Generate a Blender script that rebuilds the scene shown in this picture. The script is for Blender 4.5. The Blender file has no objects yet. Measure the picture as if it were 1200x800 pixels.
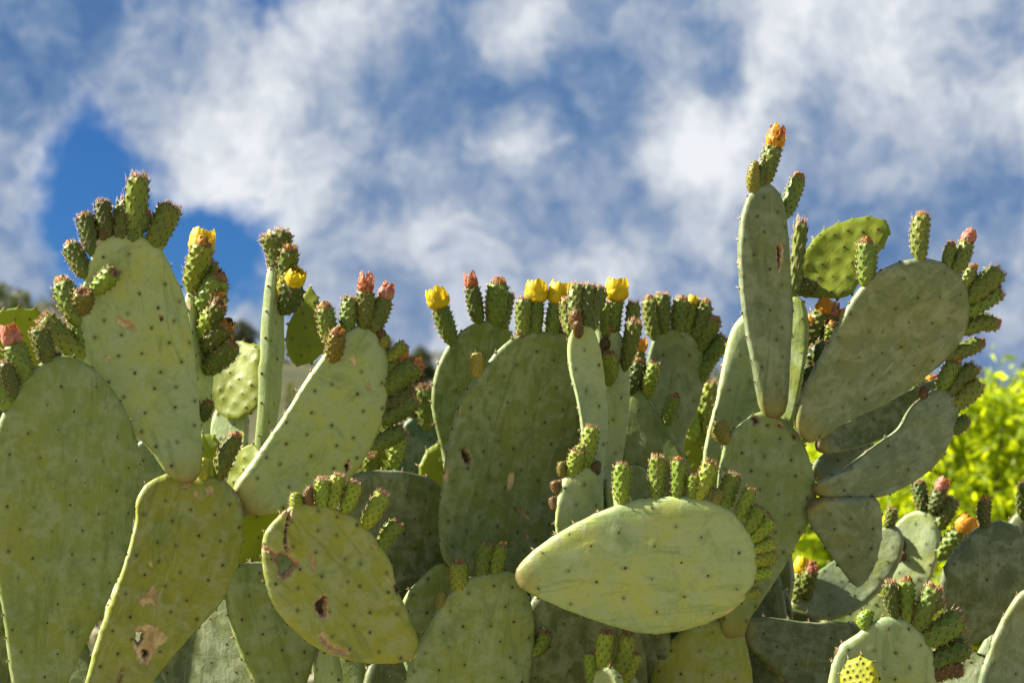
import bpy, math, random
import numpy as np
from mathutils import Vector, Matrix

# ------------------------------------------------------------------ camera, sky, sun
scene = bpy.context.scene
C = scene.collection
LENS, SENSOR = 70.0, 36.0
FPX = 1200.0 * LENS / SENSOR                # focal length in photograph pixels
PITCH = math.radians(6.0)
CAM = Vector((0, 0, 1.30))
FWD = Vector((0, math.cos(PITCH), math.sin(PITCH)))
UPV = Vector((0, -math.sin(PITCH), math.cos(PITCH)))
RGT = Vector((1, 0, 0))
cam_data = bpy.data.cameras.new('camera')
cam = bpy.data.objects.new('camera', cam_data)
C.objects.link(cam)
cam.location = CAM
cam.rotation_euler = (math.radians(90) + PITCH, 0, 0)
cam_data.lens = LENS
cam_data.sensor_width = SENSOR
cam_data.clip_end = 6000
cam_data.clip_start = 0.05
cam_data.dof.use_dof = True
cam_data.dof.focus_distance = 3.25
cam_data.dof.aperture_fstop = 5.6
scene.camera = cam

EXPOSURE = 1.9
SKY_STRENGTH = 0.1
SUN_TO = Vector((-0.78, 0.04, 0.62)).normalized()     # direction towards the sun
sun_data = bpy.data.lights.new('sun', 'SUN')
sun_data.energy = 5.0
sun_data.angle = math.radians(0.53)
sun_data.color = (1.0, 0.93, 0.80)
sun = bpy.data.objects.new('sun', sun_data)
C.objects.link(sun)
sun.location = SUN_TO * 20
sun.rotation_euler = SUN_TO.to_track_quat('Z', 'Y').to_euler()

scene.view_settings.view_transform = 'Standard'
scene.view_settings.look = 'None'
scene.view_settings.exposure = EXPOSURE
scene.view_settings.gamma = 1.0
scene.view_settings.use_curve_mapping = False
scene.cycles.use_denoising = True
scene.cycles.max_bounces = 7
scene.cycles.diffuse_bounces = 4
scene.cycles.glossy_bounces = 2
scene.cycles.transmission_bounces = 4
scene.cycles.transparent_max_bounces = 4


def P(x, y, d):
    """photograph pixel and distance along the view axis -> point in the world"""
    return CAM + d * (FWD + RGT * ((x - 600.0) / FPX) + UPV * ((400.0 - y) / FPX))


def Dir(x, y):
    return (P(x, y, 1.0) - CAM).normalized()


class NT:
    """tiny node tree helper"""
    def __init__(s, tree):
        s.t = tree
        s.n = tree.nodes
        s.l = tree.links

    def new(s, typ, **kw):
        nd = s.n.new(typ)
        for k, v in kw.items():
            setattr(nd, k, v)
        return nd

    def put(s, sock, v):
        if hasattr(v, 'is_output') or isinstance(v, bpy.types.NodeSocket):
            s.l.new(v, sock)
        else:
            sock.default_value = v

    def math(s, op, a, b=None, c=None, clamp=False):
        nd = s.new('ShaderNodeMath', operation=op, use_clamp=clamp)
        s.put(nd.inputs[0], a)
        if b is not None:
            s.put(nd.inputs[1], b)
        if c is not None:
            s.put(nd.inputs[2], c)
        return nd.outputs[0]

    def vmath(s, op, a, b=None):
        nd = s.new('ShaderNodeVectorMath', operation=op)
        s.put(nd.inputs[0], a)
        if b is not None:
            s.put(nd.inputs[1], b)
        return nd.outputs['Value'] if op in ('DISTANCE', 'LENGTH', 'DOT_PRODUCT') else nd.outputs[0]

    def mapr(s, v, a, b, c=0.0, d=1.0, smooth=True):
        nd = s.new('ShaderNodeMapRange')
        nd.interpolation_type = 'SMOOTHSTEP' if smooth else 'LINEAR'
        s.put(nd.inputs[0], v)
        for i, q in enumerate((a, b, c, d)):
            nd.inputs[i + 1].default_value = q
        return nd.outputs[0]

    def noise(s, vec, scale, detail=4, rough=0.55, dist=0.0):
        nd = s.new('ShaderNodeTexNoise')
        if vec is not None:
            s.put(nd.inputs['Vector'], vec)
        nd.inputs['Scale'].default_value = scale
        nd.inputs['Detail'].default_value = detail
        nd.inputs['Roughness'].default_value = rough
        nd.inputs['Distortion'].default_value = dist
        return nd.outputs[0]

    def mix(s, f, a, b, mode='MIX'):
        nd = s.new('ShaderNodeMix', data_type='RGBA', blend_type=mode)
        s.put(nd.inputs['Factor'], f)
        for sock, v in ((nd.inputs['A'], a), (nd.inputs['B'], b)):
            if isinstance(v, tuple) and len(v) == 3:
                v = (*v, 1.0)
            s.put(sock, v)
        return nd.outputs['Result']


# sky: clear blue with broken cumulus and thinner grey sheets, all by direction
world = bpy.data.worlds.new('World')
scene.world = world
world.use_nodes = True
w = NT(world.node_tree)
w.n.clear()
sky = w.new('ShaderNodeTexSky', sky_type='NISHITA')
sky.sun_disc = False
sky.sun_elevation = math.asin(SUN_TO.z)
sky.sun_rotation = math.atan2(SUN_TO.x, SUN_TO.y)
sky.altitude = 200
sky.dust_density = 0.4
sky.ozone_density = 2.5
DISP = 1.0 / (SKY_STRENGTH * 2 ** EXPOSURE)           # display value -> sky unit
dirv = w.new('ShaderNodeTexCoord').outputs['Generated']
warp = w.new('ShaderNodeTexNoise')
w.put(warp.inputs['Vector'], dirv)
warp.inputs['Scale'].default_value = 11.0
warp.inputs['Detail'].default_value = 5
warp.inputs['Roughness'].default_value = .6
wv = w.vmath('SCALE', w.vmath('SUBTRACT', warp.outputs['Color'], (0.5, 0.5, 0.5)))
w.n[-1].inputs['Scale'].default_value = 0.07
pos = w.vmath('ADD', dirv, wv)
cover = w.noise(pos, 8.0, 9, 0.58)
fluff = w.noise(pos, 22.0, 10, 0.68)
puff = w.noise(w.vmath('ADD', pos, (1.3, 7.7, 2.1)), 14.0, 9, 0.60)
shade = w.noise(w.vmath('ADD', pos, (3.1, 1.7, 5.3)), 7.0, 6, 0.55)


def blobs(lst):
    tot = None
    for x, y, r, a in lst:
        d = w.vmath('DISTANCE', pos, tuple(Dir(x, y)))
        g = w.mapr(d, 0.0, 1.35 * r / FPX, a, 0.0)
        tot = g if tot is None else w.math('ADD', tot, g)
    return tot


cov_b = blobs([(105, 235, 150, -1.15), (278, 285, 95, -1.10), (110, 70, 130, -.22), (315, 12, 50, -.40), (620, 90, 180, .16), (700, 250, 190, .14),
               (10, 170, 110, .40), (20, 300, 100, .30), (200, 130, 110, .30), (360, 190, 140, .35), (430, 330, 160, .20), (-40, 330, 200, .25),
               (800, 175, 80, .22), (640, 15, 70, .20), (1030, 150, 320, .40), (1100, 330, 250, .35), (420, 20, 90, .16)])
shd_b = blobs([(1050, 110, 260, .10), (350, 190, 110, .34), (320, 260, 60, .20), (200, 150, 110, .16), (610, 165, 45, .48), (790, 165, 75, .44), (640, 10, 70, .46),
               (420, 5, 80, .22), (900, 110, 120, .12), (20, 200, 90, .16), (150, 300, 100, .12), (1080, 60, 160, .08),
               (520, 140, 130, -.15), (450, 200, 60, -.15), (690, 240, 190, -.13), (990, 290, 160, -.20), (1180, 330, 130, -.16),
               (110, 50, 160, -.30), (-30, 60, 120, -.2), (540, 360, 110, .16), (600, 80, 130, -.10), (740, 60, 150, -.14)])
c1 = w.math('MULTIPLY', w.math('SUBTRACT', cover, 0.5), 1.7)
c2 = w.math('MULTIPLY', w.math('SUBTRACT', fluff, .5), .9)
cv = w.mapr(w.math('ADD', w.math('ADD', c1, c2), w.math('ADD', cov_b, .30)), -0.30, 0.22, 0.0, 1.0)
s1 = w.math('MULTIPLY', w.math('SUBTRACT', shade, 0.5), .9)
s2 = w.math('ADD', w.math('MULTIPLY', w.math('SUBTRACT', fluff, .5), 1.45), w.math('MULTIPLY', w.math('SUBTRACT', puff, .5), 2.0))
sv = w.mapr(w.math('ADD', w.math('ADD', s1, s2), shd_b), -0.50, 0.56, 0.0, 1.0, smooth=False)
cr = w.new('ShaderNodeValToRGB')
w.put(cr.inputs[0], sv)
els = cr.color_ramp.elements
els[0].position, els[0].color = 0.0, (0.085, 0.185, 0.40, 1)
els[1].position, els[1].color = 1.0, (0.86, 0.88, 0.92, 1)
for p_, c_ in ((.22, (.16, .265, .46)), (.42, (.30, .385, .54)), (.62, (.50, .56, .66)), (.82, (.70, .745, .81))):
    e = els.new(p_)
    e.color = (*c_, 1)
cloud = w.mix(1.0, cr.outputs[0], (DISP, DISP, DISP), 'MULTIPLY')
blue = w.mix(1.0, sky.outputs[0], (0.056, 0.132, 0.238), 'MULTIPLY')
skycol = w.mix(cv, blue, cloud)
bg = w.new('ShaderNodeBackground')
w.put(bg.inputs[0], skycol)
bg.inputs[1].default_value = SKY_STRENGTH
w.l.new(bg.outputs[0], w.new('ShaderNodeOutputWorld').inputs[0])


# ------------------------------------------------------------------ helpers
def make_mesh(name, verts, faces, mats, midx=None, smooth=True):
    me = bpy.data.meshes.new(name)
    me.from_pydata([tuple(v) for v in verts], [], faces)
    for m in mats:
        me.materials.append(m)
    if midx is not None:
        me.polygons.foreach_set('material_index', midx)
    me.polygons.foreach_set('use_smooth', [smooth] * len(me.polygons))
    me.update()
    return me


def link(name, data, parent=None, matrix=None, kind=None):
    """matrix is in world space; parents are never scaled"""
    o = bpy.data.objects.new(name, data)
    C.objects.link(o)
    if parent is not None:
        o.parent = parent
    if matrix is not None:
        o.matrix_basis = (WORLD[parent.name].inverted() @ matrix) if parent is not None else matrix
        WORLD[o.name] = matrix
    if kind:
        o['kind'] = kind
    return o


WORLD = {}


def frame(o, x, y, z):
    return Matrix(((x.x, y.x, z.x, o.x), (x.y, y.y, z.y, o.y), (x.z, y.z, z.z, o.z), (0, 0, 0, 1)))


# ------------------------------------------------------------------ materials
def mat(name):
    m = bpy.data.materials.new(name)
    m.use_nodes = True
    t = NT(m.node_tree)
    t.n.clear()
    out = t.new('ShaderNodeOutputMaterial')
    return m, t, out


def pad_material(name, young=False):
    m, t, out = mat(name)
    oc = t.new('ShaderNodeTexCoord').outputs['Object']
    info = t.new('ShaderNodeObjectInfo')
    base = info.outputs['Color']
    at = t.new('ShaderNodeAttribute', attribute_name='mask')
    sep = t.new('ShaderNodeSeparateColor')
    t.l.new(at.outputs['Color'], sep.inputs[0])
    halo, scar, pit = sep.outputs[0], sep.outputs[1], sep.outputs[2]
    along = at.outputs['Alpha']
    off = t.new('ShaderNodeCombineXYZ')
    for i in range(3):
        t.put(off.inputs[i], t.math('MULTIPLY', info.outputs['Random'], 13.7 + 5 * i))
    pv = t.vmath('ADD', oc, off.outputs[0])
    big = t.noise(pv, 9, 5, .6)
    mid = t.noise(pv, 34, 5, .6, .4)
    stretch = t.vmath('MULTIPLY', pv, (1.0, .16, 1.0))
    streak = t.noise(stretch, 46, 6, .65, .9)
    fine = t.noise(pv, 420, 3, .6)
    col = base
    if young:
        col = t.mix(t.mapr(big, .35, .7, 0, .5), col, (.27, .31, .02))
        col = t.mix(t.mapr(mid, .4, .7, 0, .35), col, (.12, .18, .015))
    else:
        yel = t.mix(1.0, base, (1.30, 1.10, .45), 'MULTIPLY')
        blo = t.mix(.50, base, (.36, .40, .25))
        drk = t.mix(1.0, base, (.50, .62, .50), 'MULTIPLY')
        col = t.mix(t.mapr(big, .38, .66, 0, .75), col, yel)
        col = t.mix(t.mapr(mid, .42, .64, 0, .68), col, blo)
        col = t.mix(t.mapr(streak, .52, .68, 0, .55), col, blo)
        col = t.mix(t.mapr(streak, .46, .34, 0, .50), col, drk)
        col = t.mix(t.mapr(t.noise(pv, 17, 7, .7, .5), .50, .70, 0, .62), col, drk)
        col = t.mix(t.mapr(t.noise(pv, 110, 4, .6), .52, .72, 0, .35), col, drk)
        # yellow corky foot of the pad
        col = t.mix(t.mapr(along, .0, .15, .75, 0), col, (.24, .20, .03))
        col = t.mix(t.mapr(along, .0, .05, .85, 0), col, (.15, .095, .045))
        # sparse tan scabs, specks and scratches
        scab = t.math('MULTIPLY', t.mapr(t.noise(pv, 48, 4, .6, 1.0), .70, .73), t.mapr(t.noise(pv, 7, 2), .50, .58))
        col = t.mix(t.math('MULTIPLY', scab, .75), col, (.34, .24, .12))
        fl = t.mapr(t.noise(pv, 190, 2, .5), .70, .74)
        col = t.mix(t.math('MULTIPLY', fl, .5), col, (.38, .32, .16))
        sc1 = t.noise(t.vmath('MULTIPLY', pv, (1.0, .10, 1.0)), 95, 2, .5, 1.5)
        col = t.mix(t.math('MULTIPLY', t.mapr(sc1, .72, .75), .5), col, (.36, .33, .22))
    col = t.mix(t.mapr(halo, .1, .9, 0, .62), col, (.055, .075, .014))
    cork = t.mix(t.mapr(mid, .35, .65), (.60, .46, .25), (.34, .22, .10))
    col = t.mix(scar, col, cork)
    col = t.mix(pit, col, t.mix(t.mapr(mid, .4, .6), (.020, .012, .007), (.075, .045, .022)))
    bs = t.new('ShaderNodeBsdfPrincipled')
    t.put(bs.inputs['Base Color'], col)
    t.put(bs.inputs['Roughness'], t.math('ADD', t.mapr(mid, .3, .7, .44, .60), t.math('MULTIPLY', scar, .3)))
    bs.inputs['Specular IOR Level'].default_value = .40
    bmp = t.new('ShaderNodeBump')
    bmp.inputs['Strength'].default_value = .55
    bmp.inputs['Distance'].default_value = .006
    hh = t.math('ADD', t.math('ADD', t.math('MULTIPLY', mid, .55), t.math('MULTIPLY', fine, .10)), t.math('MULTIPLY', streak, .35))
    hh = t.math('ADD', hh, t.math('MULTIPLY', scar, t.math('MULTIPLY', t.noise(pv, 160, 4), 1.4)))
    t.put(bmp.inputs['Height'], hh)
    t.l.new(bmp.outputs[0], bs.inputs['Normal'])
    tr = t.new('ShaderNodeBsdfTranslucent')
    t.put(tr.inputs[0], t.mix(.5, col, (.52, .54, .012) if young else (.30, .34, .05)))
    ms = t.new('ShaderNodeMixShader')
    ms.inputs[0].default_value = .42 if young else .10
    t.l.new(bs.outputs[0], ms.inputs[1])
    t.l.new(tr.outputs[0], ms.inputs[2])
    t.l.new(ms.outputs[0], out.inputs[0])
    return m


def plain(name, col, col2=None, scale=30, rough=.6, transl=0.0, tcol=None, use_obj=False, spec=.3, bump=0.0, rnd=0.0):
    m, t, out = mat(name)
    oc = t.new('ShaderNodeTexCoord').outputs['Object']
    info = t.new('ShaderNodeObjectInfo')
    c = info.outputs['Color'] if use_obj else (*col, 1.0)
    nz = t.noise(oc, scale, 4, .6)
    if col2 is not None:
        c = t.mix(t.mapr(nz, .36, .66), c, t.mix(1.0, c, (*col2, 1.0), 'MULTIPLY') if use_obj else (*col2, 1.0))
    if rnd:
        hs = t.new('ShaderNodeHueSaturation')
        t.put(hs.inputs['Color'], c)
        t.put(hs.inputs['Value'], t.mapr(info.outputs['Random'], 0, 1, 1 - rnd, 1 + rnd, False))
        c = hs.outputs[0]
    bs = t.new('ShaderNodeBsdfPrincipled')
    t.put(bs.inputs['Base Color'], c)
    bs.inputs['Roughness'].default_value = rough
    bs.inputs['Specular IOR Level'].default_value = spec
    if bump:
        b = t.new('ShaderNodeBump')
        b.inputs['Strength'].default_value = bump
        b.inputs['Distance'].default_value = .01
        t.put(b.inputs['Height'], nz)
        t.l.new(b.outputs[0], bs.inputs['Normal'])
    sh = bs.outputs[0]
    if transl:
        tr = t.new('ShaderNodeBsdfTranslucent')
        t.put(tr.inputs[0], (*tcol, 1.0) if tcol else c)
        ms = t.new('ShaderNodeMixShader')
        ms.inputs[0].default_value = transl
        t.l.new(sh, ms.inputs[1])
        t.l.new(tr.outputs[0], ms.inputs[2])
        sh = ms.outputs[0]
    t.l.new(sh, out.inputs[0])
    return m


M_PAD = pad_material('cactus_pad_skin')
M_YOUNG = pad_material('young_pad_skin', True)
M_AREOLE = plain('areole_wool', (.045, .032, .012), (.09, .06, .02), 200, .9)
M_FRUIT = plain('fruit_skin', (.15, .22, .04), (1.5, 1.25, .8), 2.2, .45, .12, use_obj=True, bump=.2, rnd=.25)
M_FAREOLE = plain('fruit_areole', (.060, .040, .014), None, 20, .9)
M_GLOCHID = plain('glochid_bristle', (.62, .46, .26), (.52, .30, .18), 5, .6, .35)
M_WITHER = plain('withered_flower', (.36, .20, .09), (.20, .095, .045), 6, .8, .25)
M_YELLOW = plain('yellow_petal', (.60, .44, .008), (.66, .52, .012), 4, .5, .34, (.66, .46, .006))
M_YBASE = plain('petal_foot', (.50, .30, .02), (.42, .22, .03), 6, .6, .3)
M_ORANGE = plain('orange_petal', (.58, .23, .015), (.62, .34, .03), 4, .5, .35, (.62, .30, .015))
M_RED = plain('coral_petal', (.40, .09, .04), (.46, .20, .07), 4, .55, .35, (.52, .16, .05))
M_PINK = plain('pink_petal', (.44, .15, .12), (.50, .27, .18), 4, .55, .35, (.55, .24, .15))


# ------------------------------------------------------------------ fruit, bud and flower meshes
def spike(V, F, MI, p, d, ln, wd, m):
    d = np.asarray(d, float)
    d /= np.linalg.norm(d) + 1e-9
    a = np.cross(d, (0.3, 0.9, 0.1))
    a /= np.linalg.norm(a) + 1e-9
    b = np.cross(d, a)
    k = len(V)
    for q in range(3):
        an = q * 2.0944
        V.append(p + wd * (math.cos(an) * a + math.sin(an) * b))
    V.append(p + d * ln)
    for q in range(3):
        F.append((k + q, k + (q + 1) % 3, k + 3))
        MI.append(m)


def dome(V, F, MI, p, d, r, h, m, n=6):
    d = np.asarray(d, float)
    d /= np.linalg.norm(d) + 1e-9
    a = np.cross(d, (0.3, 0.9, 0.1))
    a /= np.linalg.norm(a) + 1e-9
    b = np.cross(d, a)
    k = len(V)
    for s, hh in ((1.0, -.15), (.65, .7)):
        for q in range(n):
            an = q * 2 * math.pi / n
            V.append(p + r * s * (math.cos(an) * a + math.sin(an) * b) + d * h * hh)
    V.append(p + d * h)
    for q in range(n):
        q2 = (q + 1) % n
        F.append((k + q, k + q2, k + n + q2, k + n + q))
        F.append((k + n + q, k + n + q2, k + 2 * n))
        MI += [m, m]


def fruit_mesh(seed, kind):
    """unit length and unit diameter, axis +z. kind: ripe, bud, cone"""
    rng = np.random.default_rng(seed)
    if kind == 'ripe':
        kz = [0, .05, .18, .42, .72, .90, .975, 1.0]
        kr = [.17, .26, .355, .435, .455, .42, .37, .32]
        rows, cols, amp, nt, nz = 7, 8, .095, 48, 30
    elif kind == 'cone':
        kz = [0, .06, .25, .5, .75, .92, 1.0]
        kr = [.18, .34, .47, .49, .40, .24, .06]
        rows, cols, amp, nt, nz = 10, 9, .050, 36, 30
    else:
        kz = [0, .08, .3, .6, .85, .96, 1.0]
        kr = [.22, .36, .48, .49, .38, .22, .04]
        rows, cols, amp, nt, nz = 8, 9, .085, 36, 26
    bendx, bendy = rng.normal(0, .075, 2)
    kr = [k_ * f_ for k_, f_ in zip(kr, 1 + np.linspace(rng.normal(0, .06), rng.normal(0, .08), len(kr)))]
    amp *= rng.uniform(.8, 1.15)
    tub = []
    for i in range(rows):
        z = .09 + .86 * (i + .4) / rows
        for j in range(cols):
            tub.append((2 * math.pi * (j + .5 * (i % 2)) / cols + rng.normal(0, .05), z + rng.normal(0, .008)))
    tub = np.array(tub)
    V, F, MI = [], [], []
    zs = np.concatenate([np.linspace(0, 1, nz)])

    def rad(z):
        return np.interp(z, kz, kr)

    def disp(th, z):
        dth = (tub[:, 0] - th + math.pi) % (2 * math.pi) - math.pi
        a = dth * cols / (2 * math.pi)
        b = (tub[:, 1] - z) * rows / .86 / 2
        d = np.abs(a) * 1.0 + np.abs(b + .12) * 1.15
        return amp * float(np.max(np.clip(1 - d / .56, 0, 1)) ** .8)

    def pt(th, z, extra=0):
        r = rad(z) * 1.0 + disp(th, z) * min(1, 4 * z + .2) + extra
        return np.array((r * math.cos(th) + bendx * math.sin(math.pi * z), r * math.sin(th) + bendy * math.sin(math.pi * z), z))
    for z in zs:
        for j in range(nt):
            V.append(pt(2 * math.pi * j / nt, z))
    for i in range(nz - 1):
        for j in range(nt):
            j2 = (j + 1) % nt
            F.append((i * nt + j, i * nt + j2, (i + 1) * nt + j2, (i + 1) * nt + j))
            MI.append(0)
    top = (nz - 1) * nt
    if kind == 'ripe':           # sunken flower scar
        k = len(V)
        for rr, zz in ((.27, .97), (.15, .93)):
            for j in range(nt):
                th = 2 * math.pi * j / nt
                V.append(np.array((rr * math.cos(th), rr * math.sin(th), zz)))
        V.append(np.array((0, 0, .92)))
        for j in range(nt):
            j2 = (j + 1) % nt
            F.append((top + j, top + j2, k + j2, k + j))
            F.append((k + j, k + j2, k + nt + j2, k + nt + j))
            F.append((k + nt + j, k + nt + j2, k + 2 * nt))
            MI += [0, 3, 3]
    else:
        V.append(np.array((0, 0, 1.0)))
        for j in range(nt):
            F.append((top + j, top + (j + 1) % nt, len(V) - 1))
            MI.append(3 if kind == 'bud' else 0)
    for th, z in tub:
        zz = min(z + .03, .985)
        p = pt(th, zz)
        nrm = np.array((math.cos(th), math.sin(th), .45))
        dome(V, F, MI, p, nrm, .040 if kind == 'ripe' else .032, .026, 1, 5)
        nsp = {'ripe': 4, 'cone': 1, 'bud': 2}[kind] + (3 if z > .8 else 0)
        for q in range(nsp):
            dd = nrm + rng.normal(0, .38, 3) + np.array((0, 0, .25))
            long_ = rng.random() < .18
            spike(V, F, MI, p, dd, rng.uniform(.14, .24) if long_ else rng.uniform(.05, .10), .009 if long_ else .014, 2)
    if kind == 'ripe':           # bristly crown round the scar
        for q in range(110):
            th = rng.uniform(0, 6.283)
            rc = rng.uniform(.24, .40)
            p = np.array((rc * math.cos(th), rc * math.sin(th), .985 - .10 * (rc > .37)))
            spike(V, F, MI, p, (math.cos(th) * rng.uniform(-.3, .8), math.sin(th) * rng.uniform(-.3, .8), 1), rng.uniform(.05, .14), .018, 2 if rng.random() < .45 else 3)
        for q in range(16):
            th = rng.uniform(0, 6.283)
            r = .33 * math.sqrt(rng.random())
            p = np.array((r * math.cos(th), r * math.sin(th), .955))
            dome(V, F, MI, p, (0.2 * rng.normal(), .2 * rng.normal(), 1), .06, rng.uniform(.03, .07), 3, 5)
    return make_mesh('fruit_' + kind, V, F, [M_FRUIT, M_FAREOLE, M_GLOCHID, M_WITHER], MI)


def petal(V, F, MI, ang, h, r0, r1, rtip, halfang, rng, m, crump=0.0, z0=0.0, n=6, mfoot=None):
    k = len(V)
    for i in range(n + 1):
        t = i / n
        r = (1 - t) ** 2 * r0 + 2 * t * (1 - t) * r1 * 1.25 + t * t * rtip
        wd = halfang * (.55 + .75 * math.sin(math.pi * min(1, .18 + .62 * t))) * (1 - .35 * max(0, t - .8) / .2)
        for j in range(n + 1):
            s = j / n * 2 - 1
            drop = .10 * s * s * t
            a = ang + s * wd + crump * rng.normal(0, .12)
            rr = r * (1 + .05 * math.cos(s * 9 + ang * 3) * t) + crump * rng.normal(0, .04)
            V.append(np.array((rr * math.cos(a), rr * math.sin(a), z0 + h * (t - drop) + crump * rng.normal(0, .03))))
    for i in range(n):
        for j in range(n):
            q = k + i * (n + 1) + j
            F.append((q, q + 1, q + n + 2, q + n + 1))
            MI.append(mfoot if (mfoot is not None and i < 1) else m)


def flower_mesh(seed, kind):
    """unit diameter, foot at z=0"""
    rng = np.random.default_rng(seed)
    V, F, MI = [], [], []
    if kind in ('yellow', 'orange_open'):
        for q in range(9):
            petal(V, F, MI, q * .698 + rng.normal(0, .08), rng.uniform(.36, .60), .32, .50, .50, .40, rng, 0, .15, 0, 6, 1)
        for q in range(8):
            petal(V, F, MI, q * .785 + .3 + rng.normal(0, .1), rng.uniform(.78, .95), .28, .54, .40, .50, rng, 0, .15, 0, 7, 1)
        for q in range(6):
            petal(V, F, MI, q * 1.047 + rng.normal(0, .1), rng.uniform(.72, .88), .2, .42, .22, .55, rng, 0, .2, 0, 6)
        mats = [M_YELLOW if kind == 'yellow' else M_ORANGE, M_YBASE]
    else:
        for q in range(8):
            petal(V, F, MI, q * .785 + rng.normal(0, .15), rng.uniform(.4, .75), .32, .42, .36, .42, rng, 0, .6, 0, 6)
        for q in range(7):
            petal(V, F, MI, q * .9 + rng.normal(0, .2), rng.uniform(.75, 1.1), .28, .42, .18 + rng.uniform(0, .15), .5, rng, rng.integers(0, 2), .8, 0, 7)
        mats = {'red': [M_RED, M_PINK], 'pink': [M_PINK, M_RED], 'orange': [M_ORANGE, M_RED], 'dry': [M_WITHER, M_ORANGE]}[kind]
    return make_mesh('flower_' + kind, V, F, mats, MI)


FRUIT = {k: [fruit_mesh(10 * i + s, k) for s in range(n)] for i, (k, n) in enumerate((('ripe', 12), ('bud', 4), ('cone', 3)))}
FLOWER = {k: [flower_mesh(50 + 7 * i + s, k) for s in range(3)] for i, k in enumerate(('yellow', 'orange_open', 'red', 'pink', 'orange', 'dry'))}


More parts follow.
